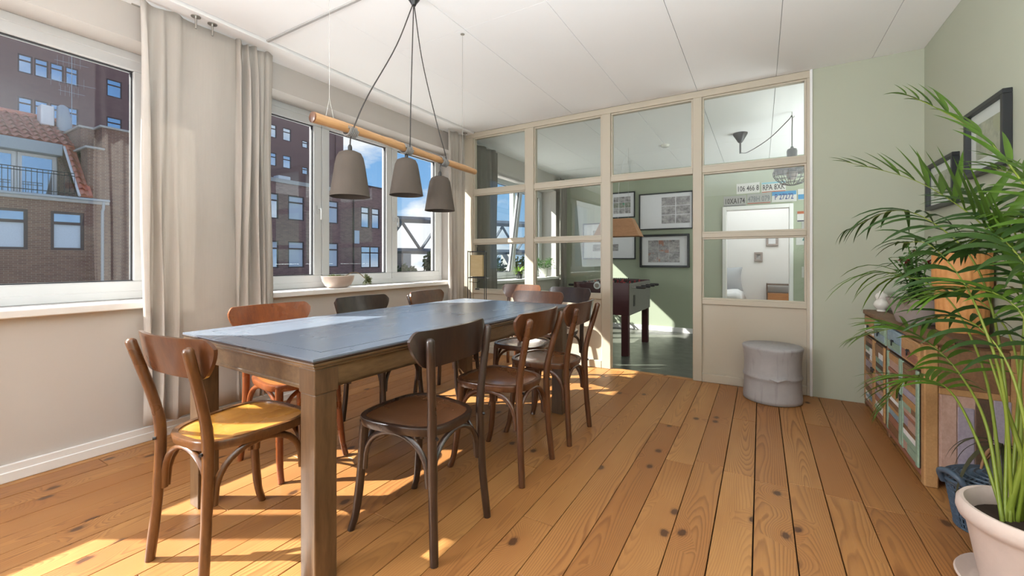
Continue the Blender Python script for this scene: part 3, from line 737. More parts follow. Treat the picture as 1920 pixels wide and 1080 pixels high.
# ---------------------------------------------------------------- reclaimed wood sideboard
PAL = {'brown': ((.13, .062, .028), (.24, .125, .06)), 'honey': ((.33, .17, .065), (.46, .26, .11)), 'mint': ((.17, .27, .20), (.30, .40, .30)), 'blue': ((.14, .22, .28), (.28, .37, .42)),
       'white': ((.62, .61, .60), (.78, .77, .76)), 'red': ((.22, .08, .05), (.34, .15, .09)), 'dark': ((.05, .028, .018), (.11, .06, .035)), 'lilac': ((.24, .20, .25), (.36, .31, .36)), 'pink': ((.36, .22, .17), (.48, .32, .26))}
RW = {k: wood('reclaimed_'+k, a, b, .55, (8, 2, 6), 0, 1, .4) for k, (a, b) in PAL.items()}
def sideboard():
    X0, X1, Y0, Y1, H = .675, 1.005, 2.735, 4.075, .712
    o = thing('sideboard', 'low sideboard of reclaimed multicoloured wood against the green wall', 'cabinet', (X0, Y0, 0))
    D = X1-X0; L = Y1-Y0; r = random.Random(11)
    MB().box((.012, .012, .05), (D, L-.012, H-.03)).build('carcass', RW['brown'], o, bevel=.004)
    for i in range(3):
        MB().box((-.012+i*.117, -.012, H-.03), (-.012+(i+1)*.117-.002, L, H)).build('top_board', RW[['brown', 'dark', 'brown'][i]], o, bevel=.004)
    for y in (0, L*.5-.025, L-.05): MB().box((-.002, y, .0), (.05, y+.05, H-.03)).build('upright', RW['honey' if y == 0 else 'brown'], o, bevel=.006)
    MB().box((D-.05, 0, 0), (D, .05, H-.03)).build('upright', RW['honey'], o, bevel=.006)
    MB().box((-.004, .05, .03), (.02, L-.05, .06)).build('plinth', RW['red'], o, bevel=.004)
    # near end panel, facing the camera
    MB().box((.05, .002, .06), (D-.05, .014, .45)).build('end_panel', RW['pink'], o)
    MB().box((.05, -.002, .45), (D-.05, .014, .48)).build('end_rail', RW['honey'], o, bevel=.003)
    for k, nm in enumerate(('pink', 'lilac', 'dark', 'lilac')):
        MB().box((.055+k*.058, -.003, .06), (.110+k*.058, .006, .45 if k != 1 else .40)).build('end_board', RW[nm], o, bevel=.003)
    MB().box((.05, -.003, .48), (D-.05, .012, .67)).build('end_board', RW['brown'], o, bevel=.003)
    def pull(y, z, par):
        m = MB().tube([(-.012, y, z+.012), (-.024, y, z+.012)], .006, 8)
        m.tube([(-.022+.004*math.sin(a), y+.016*math.sin(a), z+.000-.016*math.cos(a)+.002) for a in [2*math.pi*i/14 for i in range(15)]], .0028, 6)
        m.lathe([(.014, -.002), (.014, .002)], 10, (-.014, y, z+.012))
        m.build('ring_pull', M['black'], par, smooth=50)
    dy = (L-.05*3)/4
    for k in range(4):
        ya = .05+k*dy+(.05 if k > 1 else 0)-(.0)
        if k > 1: ya = L*.5+.025+(k-2)*dy
        yb = ya+dy-.006
        nm = ['honey', 'blue', 'mint', 'honey'][k]
        d = MB().box((-.010, ya, .548), (.012, yb, .672)).build('drawer', RW[nm], o, bevel=.004)
        MB().box((-.013, ya+.012, .562), (-.009, yb-.012, .605)).build('drawer_board', RW[['red', 'mint', 'blue', 'white'][k]], d, bevel=.001)
        MB().box((-.013, ya+.012, .608), (-.009, yb-.012, .66)).build('drawer_board', RW[nm], d, bevel=.001)
        pull((ya+yb)/2, .60, d)
        d = MB().box((-.006, ya, .065), (.012, yb, .535)).build('door', RW['dark'], o)
        fr = 'mint' if k in (0, 1) else 'honey'
        for (a, b) in (((ya, .065), (ya+.035, .535)), ((yb-.035, .065), (yb, .535))):
            MB().box((-.014, a[0], a[1]), (.0, b[0], b[1])).build('door_stile', RW[fr], d, bevel=.003)
        z = .075
        while z < .525:
            h = r.choice((.022, .030, .038, .046)); h = min(h, .53-z)
            if h < .01: break
            n = r.choice((1, 1, 2)); cuts = [ya+.037, yb-.037]
            if n == 2: cuts.insert(1, lerp(ya+.037, yb-.037, r.uniform(.3, .7)))
            for a, b in zip(cuts, cuts[1:]):
                MB().box((-.008-r.random()*.006, a+.001, z+.001), (.0, b-.001, z+h-.001)).build('slat', RW[r.choice(('brown', 'honey', 'white', 'red', 'dark', 'blue', 'brown', 'mint', 'lilac', 'pink', 'white', 'honey'))], d)
            z += h
        pull(yb-.02 if k % 2 == 0 else ya+.02, .33, d)
sideboard()
HT = .712
def vase():
    o = thing('vase', 'small white rounded double-bulb vase on the far end of the sideboard', 'vase', (.752, 3.98, HT))
    MB().lathe([(.026, 0), (.028, .006), (.024, .012), (.040, .030), (.047, .048), (.040, .068), (.028, .082), (.034, .096), (.038, .110), (.030, .126), (.014, .136), (.013, .142), (.016, .148), (.012, .148), (.009, .138)], 32).build('body', M['ceramic'], o, smooth=70)
vase()
def leaf_strip(mb, p, d, L, w_, droop=.3, n=6, up=(0, 0, 1), fold=.25, xmax=None):
    p = Vector(p); d = Vector(d).normalized(); cur = p.copy(); vs = []
    for i in range(n+1):
        u = i/n; ww = w_*math.sin(math.pi*min(1, .12+.88*u)**.75) if u < 1 else 0
        ww = w_*(min(1, u*3.2+.28))*(1-u**2.4)
        side = d.cross(Vector(up))
        if side.length < .05: side = d.cross(Vector((1, 0, 0)))
        side.normalize(); nrm = side.cross(d).normalized()
        vs += [cur-side*ww+nrm*ww*fold, cur.copy(), cur+side*ww+nrm*ww*fold]
        d = (d+Vector((0, 0, -droop/n))).normalized(); cur = cur+d*(L/n)
        if xmax is not None and cur.x > xmax-.03: cur.x = xmax-.03; d.x = min(d.x, -.02)
    fs = []
    for i in range(n): a = i*3; fs += [(a, a+1, a+4, a+3), (a+1, a+2, a+5, a+4)]
    if xmax is not None:
        for v_ in vs: v_.x = min(v_.x, xmax)
    return mb.add(vs, fs)
def flower_pot():
    o = thing('flower_pot', 'grey pot with leafy red flowering plant on the sideboard', 'plant', (.79, 3.32, HT))
    MB().lathe([(.085, 0), (.095, .01), (.118, .085), (.136, .125), (.142, .145), (.134, .147), (.125, .13), (.02, .125)], 32).build('pot', M['potg'], o, smooth=50)
    MB().lathe([(.124, .122), (.12, .134), (.03, .137)], 24).build('soil', M['soil'], o, smooth=50)
    r = random.Random(21)
    for k in range(13):
        a = r.uniform(0, 6.28); h = r.uniform(.14, .34); sp = r.uniform(.02, .13)
        top = Vector((sp*math.cos(a)*.8-.03, sp*math.sin(a), .13+h))
        st = MB().tube(spline([(r.uniform(-.03, .03), r.uniform(-.03, .03), .13), (top.x*.4, top.y*.4, .13+h*.5), top], 8), .003, 5)
        so = st.build('stem', M['leafg'], o, smooth=60)
        mb = MB()
        for j in range(13):
            u = .2+.8*j/12; p = Vector((top.x*u, top.y*u, .13+h*u)); aa = r.uniform(0, 6.28)
            leaf_strip(mb, p, (math.cos(aa), math.sin(aa), r.uniform(-.1, .7)), r.uniform(.05, .10), r.uniform(.009, .016), .9, 4)
        mb.build('leaf', M['leafg'], so, smooth=60, kind='stuff')
        if k in (0, 3, 5, 8):
            fm = MB()
            for j in range(22):
                aa = r.uniform(0, 6.28); leaf_strip(fm, top+Vector((0, 0, .005)), (math.cos(aa), math.sin(aa), r.uniform(-.3, 1.4)), r.uniform(.02, .04), .008, .3, 3)
            fm.build('flower', M['red'], so, smooth=60)
    for k in range(16):
        a = r.uniform(0, 6.28); mb = MB()
        leaf_strip(mb, (0, 0, .135), (math.cos(a), math.sin(a), r.uniform(.5, 1.6)), r.uniform(.20, .34), .010, 1.7, 8); mb.build('blade', M['leafg'], o, smooth=60)
flower_pot()
def ribbed_planter():
    o = thing('ribbed_planter', 'tall ribbed terracotta planter in two stacked tiers on the sideboard near end', 'planter', (.895, 3.06, HT))
    MB().lathe([(.088, 0), (.092, .006), (.098, .20), (.096, .222), (.085, .226)], 96, rib=.035, ribn=24).build('lower_tier', M['terra'], o, smooth=50)
    MB().lathe([(.080, .222), (.103, .230), (.108, .24), (.108, .395), (.106, .405), (.098, .405), (.096, .37), (.02, .365)], 96, rib=.035, ribn=26).build('upper_tier', M['terra'], o, smooth=50)
    MB().lathe([(.094, .36), (.09, .38), (.02, .383)], 24).build('soil', M['soil'], o, smooth=50)
    r = random.Random(9)
    for k in range(22):
        a = r.uniform(0, 6.28); mb = MB()
        leaf_strip(mb, (r.uniform(-.03, .03), r.uniform(-.03, .03), .38), (math.cos(a)*.7-.2, math.sin(a), r.uniform(.7, 1.8)), r.uniform(.16, .30), .011, 1.6, 8, xmax=.105); mb.build('blade', M['palmd'], o, smooth=60)
ribbed_planter()
# ---------------------------------------------------------------- basket
def basket():
    o = thing('basket', 'blue grey woven plastic basket with lid beside the terracotta pot', 'basket', (.83, 2.45, 0), R(30))
    n, rows = 56, 9; sx, sy = 1.0, .72; H = .185
    body = MB()
    for i in range(n):
        a = 2*math.pi*i/n; p = [((.150+.032*u)*sx*math.cos(a), (.150+.032*u)*sy*math.sin(a), H*u) for u in (0, .5, 1)]
        body.tube(p, .0042, 4, caps=False)
    body.build('vertical_rib', M['blue_basket'], o, kind='stuff')
    hb = MB()
    for j in range(rows):
        u = j/(rows-1); hb.tube([((.150+.032*u)*sx*math.cos(a), (.150+.032*u)*sy*math.sin(a), .004+(H-.01)*u) for a in [2*math.pi*i/48 for i in range(49)]], .006 if j in (0, rows-1) else .0038, 5, caps=False)
    hb.build('horizontal_band', M['blue_basket'], o, smooth=60, kind='stuff')
    MB().lathe([(.13, .001), (.135, .004), (.16, .165), (.155, .165)], 40, sx=sx, sy=sy).build('liner', M['black'], o, smooth=60)
    lid = MB(); lz = lambda q: H+.006+.030*(1-q*q)
    for q in (.15, .3, .45, .6, .75, .88, 1.0):
        lid.tube([(.188*q*sx*math.cos(a), .188*q*sy*math.sin(a), lz(q)) for a in [2*math.pi*i/48 for i in range(49)]], .008 if q == 1 else .0055, 5, caps=False)
    for i in range(40):
        a = 2*math.pi*i/40; lid.tube([(.188*q*sx*math.cos(a), .188*q*sy*math.sin(a), lz(q)) for q in (.15, .5, 1)], .0036, 4, caps=False)
    lid.build('lid', M['blue_basket'], o, smooth=60)
    for s_ in (-1, 1):
        MB().tube(spline([(s_*.18, -.05, H-.01), (s_*.205, -.04, H+.035), (s_*.21, 0, H+.05), (s_*.205, .04, H+.035), (s_*.18, .05, H-.01)], 14), .011, 8).build('handle', M['blue_basket'], o, smooth=60)
basket()
def wilted():
    o = thing('wilted_plant', 'wilted dark leaved plant with bare brown roots lying over the blue basket lid', 'plant', (.82, 2.43, .226))
    r = random.Random(4); top = Vector((.0, -.02, .125))
    for k in range(9):
        a = r.uniform(0, 6.28); e_ = Vector((.055*math.cos(a), .045*math.sin(a), 0.004))
        MB().tube(spline([top, top*.7+e_*.4+Vector((.01*math.sin(k), .01, .0)), top*.3+e_*.9, e_], 10), [.008-.0004*i for i in range(11)], 6).build('root', M['root'], o, smooth=60)
    for k in range(13):
        a = r.uniform(2.0, 5.6); mb = MB()
        leaf_strip(mb, top, (math.cos(a), math.sin(a), r.uniform(.3, 1.3)), r.uniform(.20, .34), .009, 2.9, 9); mb.build('leaf', M['leafdry'], o, smooth=60)
wilted()
# ---------------------------------------------------------------- potted palm
def palm():
    P0 = Vector((.755, 1.975, 0))
    o = thing('potted_palm', 'large potted palm in a pale terracotta pot, front right corner', 'plant', P0)
    MB().lathe([(.150, .012), (.158, .012), (.178, .034), (.186, .040), (.190, .034), (.172, .004), (.168, 0)], 48).build('saucer', M['pot'], o, smooth=50)
    MB().lathe([(.120, .012), (.128, .014), (.163, .215), (.167, .225), (.180, .232), (.186, .250), (.184, .275), (.176, .285), (.166, .284), (.158, .268), (.150, .22), (.02, .215)], 56).build('pot', M['pot'], o, smooth=50)
    MB().lathe([(.152, .20), (.150, .232), (.06, .242), (.01, .244)], 32).build('soil', M['soil'], o, smooth=50)
    r = random.Random(2)
    F = {
    'A': ([[0.71, 1.99, 0.24], [0.74, 1.94, 0.73], [0.76, 1.95, 1.16], [0.74, 2.06, 1.35], [0.68, 2.14, 1.52], [0.59, 2.23, 1.66], [0.5, 2.29, 1.76]], .44, .21, .0155, .5, 'palm', 2.6, .25, 10),
    'B': ([[0.69, 1.98, 0.24], [0.74, 2.06, 0.67], [0.78, 2.14, 0.98], [0.77, 2.25, 1.12], [0.71, 2.39, 1.28], [0.58, 2.52, 1.44], [0.37, 2.66, 1.57]], .36, .29, .0165, .25, 'palm', 1.0, 1.3, 17),
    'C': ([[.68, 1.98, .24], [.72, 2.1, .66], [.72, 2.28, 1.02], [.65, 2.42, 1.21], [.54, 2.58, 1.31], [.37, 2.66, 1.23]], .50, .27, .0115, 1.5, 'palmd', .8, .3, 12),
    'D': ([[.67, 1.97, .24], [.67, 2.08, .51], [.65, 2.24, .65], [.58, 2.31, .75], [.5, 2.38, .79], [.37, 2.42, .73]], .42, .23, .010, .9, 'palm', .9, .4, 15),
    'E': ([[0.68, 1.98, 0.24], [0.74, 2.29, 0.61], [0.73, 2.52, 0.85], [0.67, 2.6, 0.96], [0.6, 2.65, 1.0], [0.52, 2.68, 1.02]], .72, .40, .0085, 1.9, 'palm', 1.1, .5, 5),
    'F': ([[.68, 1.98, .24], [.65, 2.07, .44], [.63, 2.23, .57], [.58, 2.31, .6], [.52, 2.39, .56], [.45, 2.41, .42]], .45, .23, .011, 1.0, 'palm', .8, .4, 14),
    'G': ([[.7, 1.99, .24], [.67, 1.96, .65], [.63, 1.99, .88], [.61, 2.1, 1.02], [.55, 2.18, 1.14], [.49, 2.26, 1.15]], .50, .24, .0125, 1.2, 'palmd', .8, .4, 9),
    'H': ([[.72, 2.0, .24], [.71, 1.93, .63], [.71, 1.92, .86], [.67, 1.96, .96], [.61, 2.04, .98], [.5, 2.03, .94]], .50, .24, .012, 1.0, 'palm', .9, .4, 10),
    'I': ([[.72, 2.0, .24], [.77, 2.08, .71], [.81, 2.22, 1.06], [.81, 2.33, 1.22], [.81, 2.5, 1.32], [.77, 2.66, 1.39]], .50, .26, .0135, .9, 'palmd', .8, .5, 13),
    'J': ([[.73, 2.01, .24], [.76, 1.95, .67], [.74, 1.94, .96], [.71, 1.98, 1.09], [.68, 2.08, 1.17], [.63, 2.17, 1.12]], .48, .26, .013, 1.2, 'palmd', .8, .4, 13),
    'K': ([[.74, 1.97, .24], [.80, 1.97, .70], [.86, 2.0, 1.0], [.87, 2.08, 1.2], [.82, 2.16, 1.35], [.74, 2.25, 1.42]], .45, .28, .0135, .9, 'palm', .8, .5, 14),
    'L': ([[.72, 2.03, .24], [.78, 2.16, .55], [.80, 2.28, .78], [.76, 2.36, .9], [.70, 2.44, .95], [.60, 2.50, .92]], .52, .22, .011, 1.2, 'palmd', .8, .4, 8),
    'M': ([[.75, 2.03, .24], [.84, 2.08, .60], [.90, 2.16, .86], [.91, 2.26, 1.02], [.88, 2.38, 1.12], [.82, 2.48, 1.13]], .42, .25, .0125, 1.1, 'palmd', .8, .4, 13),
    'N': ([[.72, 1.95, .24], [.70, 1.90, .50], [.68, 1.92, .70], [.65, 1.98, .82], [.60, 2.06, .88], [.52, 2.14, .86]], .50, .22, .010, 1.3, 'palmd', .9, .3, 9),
    'O': ([[.77, 1.99, .24], [.86, 1.99, .55], [.92, 2.03, .84], [.92, 2.12, 1.06], [.86, 2.20, 1.20], [.78, 2.26, 1.24]], .42, .26, .013, 1.1, 'palm', .8, .45, 14),
    }
    for key, (pts, start, L, w_, droop, mt, fwd, lift, n) in F.items():
        pts = [Vector(p)-P0 for p in pts]
        sp = spline(pts, 40)
        rad = [.0060*(1-.84*(i/40)**.8) for i in range(41)]
        fo = MB().tube(sp[:41], rad, 7).build('frond', M['stalk'], o, smooth=60)
        i0 = int(40*start); rest = MB()
        for k in range(n):
            u = k/(n-1); f = lerp(i0, 39.4, u); i = int(f); p = sp[i].lerp(sp[i+1], f-i)
            tg = (sp[min(40, i+1)]-sp[max(0, i-1)]).normalized()
            side = tg.cross(Vector((0, 0, 1))).normalized(); upv = side.cross(tg).normalized()
            ll = L*(.55+.6*math.sin(math.pi*min(1, u*.85+.12)))*r.uniform(.88, 1.1)*(1-.35*u)
            for s_ in (-1, 1):
                fw = lerp(.35, 1.3, u)*fwd
                d = side*s_*(1.0-.35*u)+tg*fw+upv*lift*r.uniform(.75, 1.35)
                if key == 'B': d = side*s_*.42+tg*lerp(-.5, 2.2, u**2.4)+Vector((0, 0, 1))*lerp(1.5, .55, u)*r.uniform(.85, 1.15)*(1 if s_ < 0 or k % 2 else .15)
                if key == 'A': d = side*s_*(.5-.2*u)+tg*(1.1+.8*u)+upv*r.choice((-.45, -.2, .1, .7))
                if key == 'E': d = side*s_*.55+tg*1.3+upv*r.uniform(.1, .7)
                mb = MB(); leaf_strip(mb, (0, 0, 0), d, ll, w_*(.75+.25*math.sin(math.pi*u)), droop*r.uniform(.7, 1.3), 6, upv, .3, xmax=1.0-P0.x-p.x)
                if key in 'ABCDEGHI':
                    mb.build('leaflet', M[mt], fo, smooth=70, loc=p)
                else: rest.add([Vector(q_)+p for q_ in mb.v], mb.f)
        if rest.v: rest.build('leaflet', M[mt], fo, smooth=70, kind='stuff')
    for k in range(7):
        a = r.uniform(0, 6.28); q_ = Vector((.07*math.cos(a), .07*math.sin(a), .235))
        MB().tube([q_, q_+Vector((r.uniform(-.03, .03), r.uniform(-.03, .03), .22)), q_+Vector((r.uniform(-.05, .07), r.uniform(-.04, .08), .52))], [.010, .008, .003], 7).build('stalk', M['stem' if k % 3 == 0 else 'stalk'], o, smooth=60)
palm()
# ---------------------------------------------------------------- framed pictures
def picture(wall, a, b, label, fw, fd, mat_m, prints, pm, group=None):
    # wall 'far': on Y=7.33 facing the camera; wall 'right': on X=1.01 facing -X
    (u0, z0), (u1, z1) = a, b
    if wall == 'far':
        o = thing('framed_picture', label, 'picture', ((u0+u1)/2, 7.33, (z0+z1)/2), 0, group)
    else: o = thing('framed_picture', label, 'picture', (1.01, (u0+u1)/2, (z0+z1)/2), -math.pi/2, group)
    W_, H_ = (u1-u0)/2, (z1-z0)/2
    MB().ring('y', -fd, (-W_, -H_), (W_, H_), fw, fd-.001).build('frame', M['frame'], o, bevel=.002)
    MB().box((-W_+fw*.8, -.010, -H_+fw*.8), (W_-fw*.8, -.002, H_-fw*.8)).build('mount_board', mat_m, o)
    iw, ih = W_-fw, H_-fw
    for (x0, y0, x1, y1), m in prints:
        MB().box((-iw+2*iw*x0, -.0125, -ih+2*ih*y0), (-iw+2*iw*x1, -.010, -ih+2*ih*y1)).build('photo_print', m, o)
    if wall != 'far': MB().box((-W_+fw, -fd*.62, -H_+fw), (W_-fw, -fd*.62+.002, H_-fw)).build('picture_glass', M['glass'], o)
P_, PC, PG, PY = M['photo'], M['photoc'], M['photog'], M['photoy']
gridp = lambda x0, y0, x1, y1, nx, ny, ms, g=.008: [((lerp(x0, x1, i/nx)+g, lerp(y0, y1, j/ny)+g, lerp(x0, x1, (i+1)/nx)-g, lerp(y0, y1, (j+1)/ny)-g), ms[(i*ny+j) % len(ms)]) for i in range(nx) for j in range(ny)]
picture('far', (-2.29, 1.815), (-1.855, 2.262), 'small black framed collage with a green picture, upper left on the far wall', .018, .03, M['mat'], gridp(.1, .14, .86, .86, 3, 3, [P_, PG, P_]), None)
picture('far', (-1.785, 1.59), (-.93, 2.20), 'wide thin-framed picture with six grey photos, upper right on the far wall', .018, .03, M['mat'], gridp(.42, .13, .97, .9, 2, 3, [P_]), None)
picture('far', (-1.772, .962), (-.985, 1.510), 'thick black framed colour photo collage below the wide six photo picture', .034, .04, M['mat'], gridp(.14, .1, .84, .87, 3, 2, [PC, P_, PC], .003), None)
picture('far', (-2.80, 1.10), (-1.845, 1.745), 'large thin-framed pale photo collage on the far wall behind the veneer lamp', .018, .03, M['mat'], gridp(.18, .2, .70, .82, 3, 3, [P_, M['mat'], P_]), None)
picture('right', (2.867, 1.527), (3.311, 1.885), 'black framed garden photo on the green side wall, the one nearer the camera', .024, .035, M['mat'], [((.17, .2, .83, .8), PY)], None)
picture('right', (3.472, 1.418), (3.951, 1.722), 'black framed garden photo on the green side wall, the one nearer the corner', .024, .035, M['mat'], [((.17, .2, .83, .8), PY)], None)

# ---------------------------------------------------------------- licence plates on the far wall
def text(body, size, mat, parent, loc, sx=1.0, name='lettering', rot=(math.pi/2, 0, 0), ext=.0008):
    cu = bpy.data.curves.new(name, 'FONT'); cu.body = body; cu.size = size; cu.align_x = 'CENTER'; cu.align_y = 'CENTER'; cu.extrude = ext; cu.offset = .0015
    cu.resolution_u = 2
    o = bpy.data.objects.new(name, cu); COL.objects.link(o); o.parent = parent; o.location = loc; o.rotation_euler = rot; o.scale = (sx, 1, 1); cu.materials.append(mat)
    me = bpy.data.meshes.new_from_object(o.evaluated_get(bpy.context.evaluated_depsgraph_get())); bpy.data.objects.remove(o); me.name = name
    m_ = bpy.data.objects.new(name, me); COL.objects.link(m_); m_.parent = parent; m_.location = loc; m_.rotation_euler = rot; m_.scale = (sx, 1, 1)
    return m_
INK = {'k': plain('ink_black', (.02, .02, .022), .5), 'b': plain('ink_blue', (.03, .06, .22), .5), 'g': plain('ink_green', (.02, .16, .15), .5), 'r': plain('ink_red', (.40, .05, .04), .5), 'y': plain('ink_grey', (.17, .19, .20), .5)}
PLB = {'white': plain('plate_white', (.58, .58, .56), .4), 'grey': plain('plate_grey', (.36, .36, .35), .4), 'blue': plain('plate_blue', (.05, .25, .48), .4), 'teal': plain('plate_teal', (.16, .40, .48), .4), 'rust': plain('plate_rust', (.38, .09, .03), .4), 'navy': plain('plate_navy', (.03, .03, .06), .4)}
def plate(x0, z0, base, txt, ink, bands, label, w_=.305, h_=.155, ts=.092, sx=.62, rot=0):
    o = thing('licence_plate', label, 'licence plate', (x0+w_/2, 7.33, z0+h_/2), 0, 'licence plates around the bedroom door'); o.rotation_euler = (0, R(rot), 0)
    MB().box((-w_/2, -.004, -h_/2), (w_/2, -.001, h_/2)).build('plate', PLB[base], o, bevel=.001)
    for (za, zb, c_) in bands: MB().box((-w_/2+.004, -.0052, -h_/2+za*h_), (w_/2-.004, -.004, -h_/2+zb*h_)).build('colour_band', PLB[c_], o)
    if txt: text(txt, ts*1.25, INK[ink], o, (0, -.0058, -.006), sx)
plate(-.317, 2.093, 'white', '106 466 8', 'k', [], 'white licence plate reading 106 466 8, top row above the bedroom door', rot=-.5)
plate(.012, 2.085, 'white', 'RPA 8XK', 'k', [(.82, .98, 'teal'), (.02, .10, 'rust')], 'white licence plate reading RPA 8XK, top row under the cage lamp', rot=-.5)
plate(-.495, 1.912, 'grey', '10XA174', 'k', [(.02, .07, 'navy')], 'worn grey licence plate reading 10XA174, lower row left end')
plate(-.175, 1.925, 'grey', '478H 079', 'y', [(.04, .12, 'rust')], 'faded grey licence plate reading 478H 079, lower row middle')
plate(.143, 1.934, 'white', 'P 27272', 'b', [(.62, .98, 'blue')], 'blue topped licence plate reading P 27272, lower row')
plate(.462, 1.948, 'white', '', 'k', [(.05, .5, 'blue')], 'blank white licence plate with blue lower half at the row end', w_=.20)
plate(.452, 1.632, 'white', '68', 'k', [(.74, .98, 'rust'), (.02, .14, 'navy')], 'licence plate reading 68 with rust top band right of the door', w_=.26, sx=.62)
plate(.508, 1.475, 'grey', '5', 'k', [], 'plain grey licence plate directly under the rust banded plate 68', w_=.24)
plate(.440, 1.30, 'white', '498', 'g', [], 'white licence plate with green 498 right of the bedroom door', w_=.26)
plate(.510, .832, 'white', '9', 'k', [], 'white licence plate reading 9 low right of the bedroom door', w_=.24)

# ---------------------------------------------------------------- far room: table football, lamps, plants
def football_table():
    o = thing('table_football', 'maroon table football game with grey side board and black handles in the far room', 'game table', (-1.386, 5.17, -.1))
    Wd, L = .72, 1.13; zb, zt = .50, .90
    MB().box((-Wd, 0, zb), (0, .024, zt)).build('end_board', M['maroon'], o, bevel=.004)
    MB().box((-Wd, L-.024, zb), (0, L, zt)).build('end_board', M['maroon'], o, bevel=.004)
    MB().box((-.022, .024, zb), (0.004, L, zt-.01)).build('side_board', M['fgrey'], o, bevel=.003)
    MB().box((-Wd, .024, zb), (-Wd+.022, L-.024, zt)).build('side_board', M['fgrey'], o, bevel=.003)
    MB().box((-Wd+.022, .024, zb+.02), (-.022, L-.024, .80)).build('playing_field', INK['g'], o)
    MB().ring('x', 0.004, (.20, zb+.10), (.27, zb+.24), .018, .006).build('coin_box', M['black'], o)
    MB().box((0.003, .215, zb+.12), (.008, .255, zb+.22)).build('coin_slot', M['blackp'], o)
    for x in (-.03, -.69):
        for y in (.03, L-.03): pass
    for x0 in (-.095, -Wd+.01):
        for y0 in (.004, L-.090): MB().box((x0, y0, 0), (x0+.085, y0+.085, zb+.02)).build('leg', M['maroon'], o, bevel=.004)
    for k in range(8):
        y = .12+k*(L-.24)/7; s_ = 1 if k % 2 == 0 else -1
        m = MB().tube([(-Wd-.14 if s_ < 0 else -Wd-.03, y, .845), (.02 if s_ < 0 else .13, y, .845)], .008, 8); rod = m.build('rod', M['chrome'], o, smooth=50)
        xh = .06 if s_ > 0 else -Wd-.17
        MB().tube([(xh, y, .845), (xh+.02, y, .845), (xh+.10, y, .845), (xh+.115, y, .845)], [.014, .017, .017, .012], 10).build('handle', M['blackp'], rod, smooth=50)
        pm = MB()
        for j in range(3 if k % 3 else 5):
            x = -Wd+.12+j*(.48/(2 if k % 3 else 4)); pm.box((x-.012, y-.009, .79), (x+.012, y+.009, .875)); pm.lathe([(.004, .875), (.012, .882), (.012, .895), (.005, .903)], 8, (x, y, 0))
        pm.build('player_figures', M['red' if k % 2 else 'black'], rod, kind='stuff')
    for y in (.012, L-.012):
        sc = MB().tube([(-.6, y, .905), (-.15, y, .905)], .003, 5)
        for j in range(10): sc.lathe([(.010, 0), (.012, .006), (.010, .02)], 8, (-.58+j*.03, y, .895))
        sc.build('score_beads', M['black'], o)
    MB().tube([(-.40, -.012, .86), (-.40, .0, .86)], .045, 24).build('goal_counter', M['mat'], o, smooth=40)
    MB().tube([(-.40, -.015, .86), (-.40, -.011, .86)], .028, 16).build('counter_dial', M['potg'], o, smooth=40)
football_table()
def veneer_lamp():
    o = thing('pendant_lamp', 'pendant lamp with tapered brown veneer shade hanging over the table football', 'lamp', (-1.68, 5.72, 1.40))
    a = [(.31, .13, 0), (.20, .085, .24)]; th = .006
    for sx, sy in ((1, 0), (-1, 0), (0, 1), (0, -1)):
        def q(k, s_):
            hx, hy, z = a[k]
            return (sx*hx, s_*hy, z) if sx else (s_*hx, sy*hy, z)
        p = [q(0, -1), q(0, 1), q(1, 1), q(1, -1)]
        if (sx > 0) or (sy < 0): pass
        MB().add(p, [(0, 1, 2, 3)]).build('shade_panel', M['veneer'], o, solid=.006)
    MB().add([(-.2, -.085, .235), (.2, -.085, .235), (.2, .085, .235), (-.2, .085, .235)], [(0, 1, 2, 3)]).build('shade_top', M['veneer'], o, solid=.005)
    for x in (-.14, .14): MB().tube([(x, 0, .24), (x*1.0, 0, ZC-1.40)], .0016, 5).build('suspension_wire', M['metal'], o)
    MB().tube(spline([(0, 0, .24), (.02, .0, .8), (.10, 0, 1.08), (.14, 0, ZC-1.40)], 14), .002, 5).build('cord', M['mat'], o)
    for x in (-.10, .10): MB().lathe([(.018, .10), (.03, .15), (.02, .20), (.01, .23)], 12, (x, 0, 0)).build('bulb', M['shadein'], o, smooth=60)
veneer_lamp()
